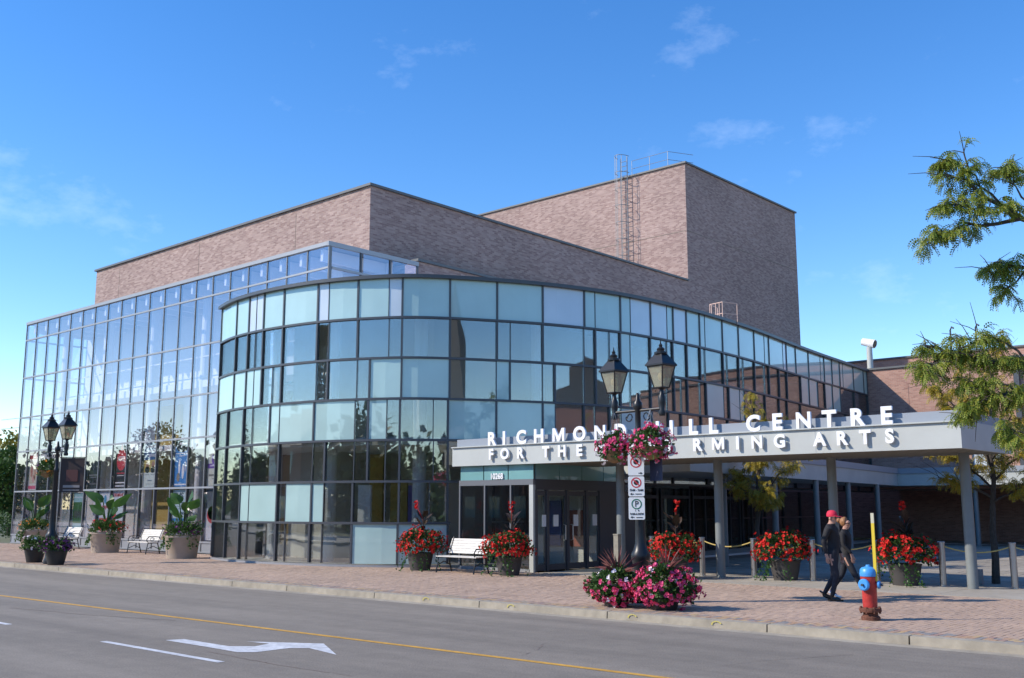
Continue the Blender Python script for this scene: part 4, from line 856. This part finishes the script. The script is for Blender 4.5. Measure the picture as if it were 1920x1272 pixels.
# ---------------------------------------------------------------- people
def person(name_label, loc, heading, chains, zones, scale=1.):
    """body grown from a joint skeleton with the Skin modifier, baked, then coloured by zone"""
    me = bpy.data.meshes.new('body'); V, E, Rr = [], [], []
    idx = {}
    for ch in chains:
        prev = None
        for nm, p, r in ch:
            if nm in idx and p is None: prev = idx[nm]; continue
            idx[nm] = len(V); V.append(p); Rr.append(r)
            if prev is not None: E.append((prev, idx[nm]))
            prev = idx[nm]
    me.from_pydata(V, E, []); o = bpy.data.objects.new('body', me); col.objects.link(o)
    o.modifiers.new('s', 'SKIN'); sv = me.skin_vertices[0].data
    for i, r in enumerate(Rr): sv[i].radius = r if isinstance(r, tuple) else (r, r)
    sv[0].use_root = True
    ss = o.modifiers.new('u', 'SUBSURF'); ss.levels = 2; ss.render_levels = 2
    dg = bpy.context.evaluated_depsgraph_get(); bm2 = bpy.data.meshes.new_from_object(o.evaluated_get(dg)); bpy.data.objects.remove(o)
    for m_ in zones[1]: bm2.materials.append(m_)
    for pl in bm2.polygons: pl.material_index = zones[0](pl.center); pl.use_smooth = True
    bm2.update(); bm2.name = 'body'
    t = empty('person', loc, name_label, 'person', 'couple walking past the entrance'); t.rotation_euler = (0, 0, heading); t.scale = (scale,)*3
    ob = link('body', bm2, t); return t
def sub(b, nm, m_, t, smooth=True):
    o = b.build(nm, m_, None, smooth); o.parent = t; return o
# figure frame: +x walking direction, +y left of the body, z up
def hand(pre, wx, wy, wz, sgn):
    c = [[(pre+'wr', None, 0), (pre+'palm', (wx+.015, wy, wz-.07), (.032, .02))]]
    for k, (dx, l) in enumerate(((.028, .07), (.010, .08), (-.008, .075), (-.025, .06))):
        c.append([(pre+'palm', None, 0), ('%sf%d' % (pre, k), (wx+.015+dx, wy, wz-.115), .0095), ('%sg%d' % (pre, k), (wx+.025+dx, wy-.012*sgn, wz-.115-l), .008)])
    c.append([(pre+'palm', None, 0), (pre+'t1', (wx+.055, wy-.015*sgn, wz-.09), .011), (pre+'t2', (wx+.065, wy-.02*sgn, wz-.13), .009)])
    return c
man = [[('pel', (0,0,.93), (.155,.12)), ('wst', (.0,0,1.06), (.15,.12)), ('chs', (-.01,0,1.26), (.175,.13)), ('ush', (-.015,0,1.40), (.14,.10)), ('nek', (.005,0,1.475), .058), ('hd0', (.03,0,1.535), (.065,.07)), ('hd1', (.03,0,1.60), (.075,.092)), ('hd2', (.02,0,1.66), (.065,.08))],
  [('hd0', None, 0), ('chin', (.085,0,1.52), .028)], [('hd1', None, 0), ('nose', (.128,0,1.585), .014)],
  [('ush', None, 0), ('rs', (-.02,-.17,1.385), .075), ('re', (-.10,-.225,1.12), .052), ('rwr', (-.06,-.215,.90), .034)]]+hand('r', -.06, -.215, .90, -1)+[
  [('ush', None, 0), ('ls', (-.01,.17,1.385), .075), ('le', (-.02,.22,1.11), .052), ('lwr', (.10,.2,.90), .034)]]+hand('l', .10, .2, .90, 1)+[
  [('pel', None, 0), ('rh', (.0,-.09,.86), .10), ('rk', (.08,-.09,.48), .066), ('ra', (-.02,-.09,.10), .045), ('rb', (-.03,-.09,.045), .04), ('rt', (.15,-.10,.03), .032)],
  [('pel', None, 0), ('lh', (.0,.09,.86), .10), ('lk', (-.02,.09,.47), .066), ('la', (-.22,.09,.13), .045), ('lb', (-.25,.09,.085), .04), ('lt', (-.09,.09,.03), .032)]]
def zman(c):
    if c.z > 1.475 or (c.z < .90 and abs(c.y) > .165): return 0
    if c.z > .95 or (c.z > .88 and abs(c.y) > .16): return 1
    return 2 if c.z > .115 else 3
H1 = R(8)
mn = person('man in red cap, black jacket and dark jeans walking past the entrance', (-8.97, 19.5, .0), H1, man, (zman, [M['skin'], M['black'], M['jeans'], M['shoe']]), 1.0)
b = MB(); prof = [(.098, 1.612), (.101, 1.635), (.097, 1.675), (.077, 1.715), (.04, 1.735), (.01, 1.738)]
b.lathe(prof, 18, (.022, 0)); b.v = [((v[0]-.022)*1.05+.022, v[1]*.86, v[2]) for v in b.v]
b.add([(.08,-.08,1.625),(.08,.08,1.625),(.19,.07,1.605),(.235,0,1.60),(.19,-.07,1.605),(.08,-.08,1.637),(.08,.08,1.637),(.19,.07,1.615),(.235,0,1.61),(.19,-.07,1.615)], [(0,1,2,3,4),(9,8,7,6,5),(1,0,5,6),(2,1,6,7),(3,2,7,8),(4,3,8,9),(0,4,9,5)])
sub(b, 'cap', M['capred'], mn)
b = MB()
for s_ in (-1, 1): b.box(.098, .112, .012*s_ if s_ > 0 else -.062, .062 if s_ > 0 else -.012, 1.578, 1.608); b.box(.0, .1, s_*.079-.003, s_*.079+.003, 1.592, 1.602); 
sub(b, 'sunglasses', M['signblack'], mn, False)
b = MB()
for s_ in (-1, 1): b.sphere((.01, s_*.088, 1.575), .024, 8, 6, 1.3)
sub(b, 'ears', M['skin'], mn); b = MB(); b.lathe([(.088, 1.415), (.085, 1.47), (.075, 1.475)], 14, (-.005, 0)); sub(b, 'collar', M['black'], mn)
b = MB()
for (x0, y0, z0, tilt) in ((-.03, -.10, 0, 0), (-.25, .09, .035, -.5)):
    pts = [(-.075, .035), (-.07, -.035), (.1, -.048), (.20, -.035), (.225, 0), (.20, .035), (.1, .048)]
    vs = [(x0+u*math.cos(tilt)-0*u, y0+v, z0+max(0, -u*math.sin(-tilt)*0)+.004+(max(0, (.15-u))*.5 if tilt else 0)) for u, v in pts]
    b.add(vs+[(v[0]-.0, v[1]*1.0, v[2]+.03) for v in vs], [tuple(range(7))[::-1], tuple(range(7,14))]+[(i,(i+1)%7,7+(i+1)%7,7+i) for i in range(7)])
sub(b, 'shoe_soles', M['shoe'], mn)
wom = [[('pel', (0,0,.86), (.14,.11)), ('wst', (.0,0,.98), (.12,.095)), ('chs', (.01,0,1.14), (.145,.115)), ('ush', (.0,0,1.27), (.12,.085)), ('nek', (.02,0,1.335), .048), ('hd0', (.045,0,1.39), (.06,.064)), ('hd1', (.045,0,1.45), (.07,.085)), ('hd2', (.035,0,1.505), (.06,.074))],
  [('hd0', None, 0), ('chin', (.095,0,1.375), .026)], [('hd1', None, 0), ('nose', (.135,0,1.435), .012)],
  [('ush', None, 0), ('rs', (.0,-.145,1.255), .062), ('re', (.02,-.2,1.02), .043), ('rwr', (.17,-.19,.87), .028)]]+hand('r', .17, -.19, .87, -1)+[
  [('ush', None, 0), ('ls', (.0,.145,1.255), .062), ('le', (-.12,.19,1.03), .043), ('lwr', (-.13,.19,.83), .028)]]+hand('l', -.13, .19, .83, 1)+[
  [('pel', None, 0), ('rh', (.02,-.08,.80), .092), ('rk', (.19,-.08,.45), .06), ('ra', (.37,-.08,.12), .04), ('rb', (.375,-.08,.075), .036), ('rt', (.53,-.09,.085), .03)],
  [('pel', None, 0), ('lh', (-.02,.08,.80), .092), ('lk', (-.10,.08,.46), .06), ('la', (-.32,.08,.15), .04), ('lb', (-.35,.08,.11), .036), ('lt', (-.23,.08,.035), .03)]]
def zwom(c):
    if c.z > 1.335 or (c.z < .865 and abs(c.y) > .15): return 0
    if c.z > .84: return 1
    return 2 if c.z > .13 else 3
wm = person('woman in black with tied-back light brown hair walking beside the man', (-9.02, 20.2, .0), H1, wom, (zwom, [M['skin'], M['black'], M['jeans'], M['navy']]), 1.02)
b = MB(); b.sphere((.0, 0, 1.475), .095, 14, 9, 1.05); b.v = [((v[0])*1.02+.012 if v[0] < .04 else .04+(v[0]-.04)*.5, v[1]*.98, v[2]+(.02 if v[0] > .03 and v[2] < 1.5 else 0)) for v in b.v]
b.sphere((-.10, 0, 1.50), .05, 10, 7); sub(b, 'hair', M['hair'], wm)
b = MB()
for s_ in (-1, 1): b.box(.108, .12, .010 if s_ > 0 else -.058, .058 if s_ > 0 else -.010, 1.43, 1.458); b.box(.03, .11, s_*.074-.003, s_*.074+.003, 1.446, 1.454)
sub(b, 'sunglasses', M['signblack'], wm, False)
b = MB()
for (x0, y0, z0, tl) in ((.375, -.085, .03, .22), (-.33, .08, .02, -.45)):
    pts = [(-.06, .032), (-.06, -.032), (.09, -.042), (.17, -.03), (.19, 0), (.17, .03), (.09, .042)]
    vs = [(x0+u, y0+v, z0+max(0, u*tl if tl > 0 else (.13-u)*-tl)-.02) for u, v in pts]
    b.add(vs+[(v[0], v[1], v[2]+.028) for v in vs], [tuple(range(7))[::-1], tuple(range(7,14))]+[(i,(i+1)%7,7+(i+1)%7,7+i) for i in range(7)])
sub(b, 'shoe_soles', M['white'], wm, False)

# ---------------------------------------------------------------- small things
cc = empty('security_camera', (-22.0, 53.6, 9.1), 'white security camera on a post at the roof corner', 'camera')
MB().lathe([(.16, 9.1), (.15, 10.3)], 12, (-22.0, 53.6)).build('post', M['fascia'], cc, True)
b = MB(); d = Vector((.92, .0, -.28)).normalized(); p = Vector((-22.05, 53.65, 10.55)); b.tube([p-d*.34, p+d*.26, p+d*.36], [.2, .24, .24], 14); b.build('housing', M['white'], cc, True)
MB().tube([p+d*.35, p+d*.39], .2, 14).build('lens_hood', M['signblack'], cc); MB().tube([(-22.0, 53.6, 10.25), p], .06).build('bracket', M['alud'], cc)
o = empty('ground_box', (-8.2, 25.7, 0), 'small grey electrical box on the ground beside the tree', 'box'); MB().box(-8.35, -8.15, 25.6, 25.75, 0, .36).box(-8.32, -8.12, 25.57, 25.6, .05, .33).build('body', M['galv'], o)
lt = MB(); lp = at(1225, 1163, -.12); lt.add([(lp.x-.12,lp.y-.05,-.10),(lp.x+.1,lp.y-.07,-.115),(lp.x+.16,lp.y+.05,-.118),(lp.x-.02,lp.y+.06,-.06)], [(0,1,2,3)]); tag(lt.build('litter', M['white']), 'crumpled white litter in the gutter by the kerb', 'litter')

# ---------------------------------------------------------------- trees
def frond(b, p, d, l, wd):
    """drooping pinnate leaf: a curved double row of leaflets"""
    d = d.normalized(); n = 6; q = Vector(p); s = d.cross(rnd_unit()); s = s.normalized() if s.length > .05 else Vector((1,0,0))
    for k in range(n):
        st = d*l/n; c = q+st*.5; w_ = wd*(1.1-.5*abs(k/n-.45))
        for sg in (-1, 1):
            e = (s*sg*.9+d*.35+Vector((0,0,-.3))).normalized(); b.add([c-st*.3, c+e*w_*.5-st*.42, c+e*w_, c+e*w_*.5+st*.42], [(0,1,2,3)])
        q = q+st; d = (d+Vector((0,0,-.34))).normalized()
def limb_pts(a, c, n=6, wob=.12, sag=0):
    a, c = Vector(a), Vector(c); L_ = (c-a).length
    return [a.lerp(c, k/n)+Vector((random.uniform(-1,1), random.uniform(-1,1), random.uniform(-1,1)))*wob*L_*.25*math.sin(math.pi*k/n)+Vector((0,0,sag*L_*math.sin(math.pi*k/n))) for k in range(n+1)]
def clothe(wood, lf, pts, dens, flen=.22, spread=.45, fw=.035, start=.2, bare=.2):
    """side twigs along a limb, each carrying drooping fronds"""
    for i in range(len(pts)-1):
        for k in range(dens):
            t = random.random(); p = pts[i].lerp(pts[i+1], t)
            if (i+t)/(len(pts)-1) < start: continue
            dr = (rnd_unit()*Vector((1,1,.55))+(pts[-1]-pts[0]).normalized()*.5+Vector((0,0,.1))).normalized(); L_ = random.uniform(.4, 1)*spread
            isb = random.random() < bare; L_ *= 2. if isb else 1; e = p+dr*L_; wood.tube([p, p.lerp(e, .5)+Vector((0,0,.03)), e], [.008, .006, .003], 4)
            if isb: continue
            for q in range(random.randint(8, 13)):
                u = random.uniform(.2, 1); r_ = p.lerp(e, u); fd = (rnd_unit()*Vector((1,1,.3))+dr*.4+Vector((0,0,-.15))).normalized(); frond(lf, r_, fd, flen*random.uniform(.7, 1.25), fw)
def tree_obj(base, label, group=None, name='honey_locust'):
    return empty(name, base, label, 'tree', group)
# small locust at the right, in front of the wing
def small_locust(x, y, H, label, seed, m_, limbs, dens=5, tr=.10):
    random.seed(seed); t = tree_obj((x, y, 0), label, 'young honey locust trees on the plaza'); wd, lf = MB(), MB()
    tp = limb_pts((x, y, 0), (x+.15, y+.05, H), 7, .05); wd.tube(tp, [tr-(tr-.02)*k/7 for k in range(8)], 8)
    for (z, ex, ey, ez) in limbs:
        a = tp[min(int(z/H*7), 6)].lerp(tp[min(int(z/H*7)+1, 7)], z/H*7 % 1); P_ = limb_pts(a, (x+ex, y+ey, ez), 5, .25, .06); wd.tube(P_, [.035-.005*k for k in range(6)], 5); clothe(wd, lf, P_, dens+2, .24, .5, .055, .3)
    wd.build('trunk', M['bark'], t, True); lf.build('crown', m_, t); return t
RT = [(2.2,-1.3,.2,3.2), (2.0,-1.0,-.5,2.5), (2.4,1.2,.3,3.4), (1.9,1.3,-.4,2.4), (2.8,-.9,.4,4.3), (3.0,.9,-.3,4.4), (3.2,.1,.8,5.0), (3.4,-.4,-.5,5.4), (3.6,.5,.3,5.8), (2.9,1.8,.6,4.2), (2.6,.2,-1.0,3.7), (2.2,-.2,1.0,3.0), (3.2,-1.3,.1,4.9)]
small_locust(-8.05, 26.3, 4.3, 'young honey locust with yellowing leaves beside the corner canopy column', 3, M['locusty'], RT, 4)
small_locust(-15.45, 28.4, 4.0, 'young honey locust behind the canopy columns, leaves turning yellow', 5, M['locusty'], [(2.0,-1.2,.2,3.0),(2.2,1.3,.1,2.9),(2.4,-.5,.8,3.4),(2.6,.7,-.6,3.5),(1.9,.5,-.6,2.2),(1.8,.3,.6,2.0),(3,-1.1,-.2,4.0),(3.2,.9,.2,4.4),(3.3,1.7,.2,3.3),(3.5,0,0,5.2),(1.9,-.6,-.3,2.5)], 4)
# big locust whose branches reach in from the right edge
random.seed(21)
bt = tree_obj((-1.2, 17.4, 0), 'big honey locust at the right edge whose green branches overhang the canopy'); wd, lf = MB(), MB()
tp = limb_pts((-1.2, 17.4, 0), (-1.0, 17.5, 7.6), 8, .06); wd.tube(tp, [.17, .15, .14, .13, .115, .10, .08, .06, .03], 10)
def px_limb(start, pix, d, r0, dens, **kw):
    P_ = [Vector(start)]+[at(u, v, d=dd) for (u, v), dd in zip(pix, d)]
    Q = []
    for a, c in zip(P_, P_[1:]): Q += [a, a.lerp(c, .5)+rnd_unit()*.05]
    Q.append(P_[-1]); n = len(Q); wd.tube(Q, [r0*(1-.85*k/(n-1)) for k in range(n)], 6)
    clothe(wd, lf, Q[3:], max(int(dens*.85), 2), .19, .30, .04, 0, **kw); return Q
Q1 = px_limb(tp[5], [(2060,470), (1915,410), (1850,372), (1815,340), (1806,285)], [16.6, 16.0, 15.9, 15.8, 15.8], .06, 6, bare=.3)
px_limb(Q1[4], [(1870,420), (1810,418), (1770,440), (1738,458)], [15.9, 15.8, 15.7, 15.7], .035, 8)
px_limb(Q1[5], [(1840,352), (1800,335), (1766,330)], [15.9, 15.9, 15.8], .02, 4, bare=.25)
px_limb(Q1[6], [(1830,330), (1790,300), (1762,318)], [15.9, 15.9, 15.9], .018, 7, bare=.3)
px_limb(Q1[4], [(1885,395), (1850,400), (1800,385), (1768,392)], [15.9, 15.8, 15.7, 15.7], .025, 7)
px_limb(Q1[3], [(1915,370), (1890,340), (1880,310)], [16.1, 16.1, 16.0], .02, 6)
Q2 = px_limb(tp[5], [(2050,520), (1930,505), (1885,500), (1850,510)], [16.8, 16.4, 16.2, 16.2], .04, 8)
px_limb(Q2[4], [(1905,530), (1890,548)], [16.3, 16.3], .02, 8)
px_limb(tp[6], [(2020,380), (1940,330), (1905,320)], [16.8, 16.5, 16.4], .03, 7)
Q3 = px_limb(tp[4], [(2050,700), (1925,680), (1870,683), (1825,668), (1780,665), (1735,650)], [16.4, 16.0, 15.9, 15.8, 15.8, 15.8], .055, 9)
px_limb(Q3[7], [(1770,670), (1745,685), (1732,700)], [15.8, 15.7, 15.7], .018, 6)
px_limb(Q3[4], [(1880,640), (1860,632), (1800,640)], [15.9, 15.9, 15.9], .02, 8)
Q4 = px_limb(tp[3], [(2030,760), (1915,738), (1870,745), (1830,765), (1818,790)], [16.2, 15.8, 15.7, 15.7, 15.7], .045, 9)
px_limb(Q4[4], [(1890,722), (1850,722), (1815,715)], [15.7, 15.7, 15.7], .02, 8); px_limb(Q4[4], [(1885,770), (1880,800), (1900,815)], [15.7, 15.7, 15.7], .02, 7)
for k in range(20):                                                                # the rest of the crown, right of the frame
    a = random.uniform(-1.6, 1.9); z = random.uniform(3.2, 7.2); e = Vector((-1.1+math.cos(a)*random.uniform(1.5, 3.6), 17.5+math.sin(a)*random.uniform(1.5, 3.6), z+random.uniform(.5, 1.6)))
    P_ = limb_pts(tp[min(int(z), 7)], e, 5, .25, .06); wd.tube(P_, [.045-.007*k2 for k2 in range(6)], 5); clothe(wd, lf, P_, 6, .24, .6, .055, .25)
wd.build('trunk', M['bark'], bt, True); lf.build('crown', M['locust'], bt)

def broad_tree(x, y, H, r, label, seed, m_, name='broadleaf_tree', group=None, n=2600, cone=False, leaf=.28):
    random.seed(seed); t = empty(name, (x, y, 0), label, 'tree', group); wd, lf = MB(), MB()
    tp = limb_pts((x, y, 0), (x, y, H*.8), 6, .06); wd.tube(tp, [.22-.03*k for k in range(7)], 8)
    for k in range(9): wd.tube(limb_pts(tp[2+k % 4], (x+random.uniform(-.7,.7)*r, y+random.uniform(-.7,.7)*r, H*random.uniform(.5,.9)), 4, .2), [.07,.05,.04,.03,.015], 5)
    if cone:
        for k in range(n):
            u = random.random()**.7; a = random.uniform(0, 6.3); rr = r*(1-u)*random.uniform(.5, 1)+.1; p = Vector((x+rr*math.cos(a), y+rr*math.sin(a), .3+u*(H-.3))); leafq(lf, p, Vector((math.cos(a), math.sin(a), .6)).normalized(), rnd_unit(), leaf*1.2, leaf*.28)
    else:
        cl = [(Vector((x, y, H*.62))+rnd_unit()*Vector((r*.75, r*.75, H*.28)), random.uniform(.28, .5)*r) for _ in range(22)]
        for c_, q in cl: bush(lf, c_, q, q, q*.75, n//22, leaf, leaf*.3, .35, -.9)
    wd.build('trunk', M['bark'], t, True); lf.build('crown', m_, t)
# trees and hedge beyond the left end of the lobby
GL = 'trees beyond the left end of the lobby'
M['olive'] = rand_mat('olive_leaf', [(.10, .14, .03), (.20, .20, .035), (.33, .26, .04), (.14, .18, .04)], .6, trans=.3)
broad_tree(-72, 31, 6.6, 3.4, 'yellowing tree at the left edge behind the glass lobby', 31, M['olive'], group=GL, n=5200)
broad_tree(-68.5, 28.4, 5.6, 2.4, 'dark green tree beside the lobby, left edge', 32, M['leaf'], group=GL, n=4200)
broad_tree(-80, 36, 7.6, 4.2, 'tallest tree at the far left edge', 33, M['olive'], group=GL, n=4500)
t = empty('shrub', (-61.5, 24.2, 0), 'clipped green shrub at the left end of the glass lobby', 'shrub'); b = MB(); bush(b, (-61.5, 24.2, .7), 2.6, 1.6, .95, 3500, .12, .04, .5, -.6); b.build('foliage', M['leaf'], t)
MB().tube([(-61.5, 24.2, 0), (-61.5, 24.2, .9)], .06).build('stem', M['bark'], t)
for k, z in enumerate((13.3, 12.0)):
    tag(MB().tube([(-150+q*12, 60-q*.5, z+.6*((q-5)/5)**2) for q in range(10)], .03, 4).build('overhead_wire', M['alud']), ('upper' if k == 0 else 'lower')+' overhead wire crossing the sky at the left edge', 'wire')

# ---------------------------------------------------------------- across the street, seen mirrored in the glass
def house(x0, x1, y0, y1, H, roofh, wallm, label):
    t = empty('house', ((x0+x1)/2, y1, 0), label, 'house', 'buildings mirrored in the glass'); MB().box(x0, x1, y0, y1, 0, H).build('wall', wallm, t)
    ym = (y0+y1)/2; MB().add([(x0-.3,y0-.3,H),(x1+.3,y0-.3,H),(x1+.3,y1+.3,H),(x0-.3,y1+.3,H),(x0-.3,ym,H+roofh),(x1+.3,ym,H+roofh)], [(0,1,5,4),(2,3,4,5),(1,2,5),(3,0,4),(3,2,1,0)]).build('roof', M['slate'], t)
    x = x0+1.2
    while x < x1-1.5:
        for z in (1, 4.2):
            if z+1.6 < H: MB().box(x, x+1.1, y1, y1+.05, z, z+1.6).build('window', M['teal'], t)
        x += 2.6
house(-66, -48, -26, -14, 6.2, 3.0, M['housebrick'], 'brick house mirrored low in the curved glass')
house(12, 26, 30, 46, 8.5, 3.5, M['housebrick'], 'red brick building mirrored at the right of the curved glass')
GM = 'trees mirrored in the glass'
for i, (x, y, H_, r, cn) in enumerate(((-104, -13, 11, 4, 0), (-44, -14, 12, 1.6, 1), (-40, -15, 14, 1.7, 1), (-33, -16, 10, 1.4, 1), (-24, -18, 9, 3.5, 0))):
    broad_tree(x, y, H_, r, ('slender dark conifer' if cn else 'broad leafy tree')+' mirrored in the glass, '+['in the lobby panes', 'nearest the brick house', 'tallest of the conifers', 'shortest of the conifers', 'in the curved panes'][i], 60+i, M['leafdark'], 'conifer' if cn else 'street_tree', GM, 2400, bool(cn), .4)
ch = empty('church', (54, -8, 0), 'stone church with a slender spire mirrored in the curved glass', 'church')
MB().box(56, 74, -16, -4, 0, 8).build('nave', M['stonewall'], ch); MB().add([(55.7,-16.4,8),(74.3,-16.4,8),(74.3,-3.6,8),(55.7,-3.6,8),(55.7,-10,13),(74.3,-10,13)], [(0,1,5,4),(2,3,4,5),(1,2,5),(3,0,4),(3,2,1,0)]).build('roof', M['slate'], ch)
MB().box(51.5, 55.95, -10.2, -5.8, 0, 11).build('tower', M['stonewall'], ch); MB().add([(51.3,-10.4,11),(56.0,-10.4,11),(56.0,-5.6,11),(51.3,-5.6,11),(53.7,-8,27)], [(0,1,4),(1,2,4),(2,3,4),(3,0,4),(3,2,1,0)]).build('spire', M['slate'], ch)

random.seed(77); b = MB()  # added mirrored tree belt, extended sideways to block the horizon glow in reflections
for k in range(560):
    if k < 430: x = -300+k*.88+random.uniform(-2, 2); y = random.uniform(-56, -38); h_ = random.uniform(7, 10.5)*(1.3 if k % 9 == 0 else 1)
    elif k < 500: x = random.uniform(62, 84); y = -45+(k-430)*1.6; h_ = random.uniform(6, 10)
    else: x = random.uniform(-320, -290); y = -50+(k-500)*2.2; h_ = random.uniform(9, 16)
    bush(b, (x, y, h_*.45), 2.6, 2.6, h_*.55, 150, 1.3, .5, .2, -1)
tag(b.build('horizon_screen_trees', M['leafdark']), 'dark belt of distant trees mirrored low in the glass, added to block the horizon glow', 'trees', kind='stuff')
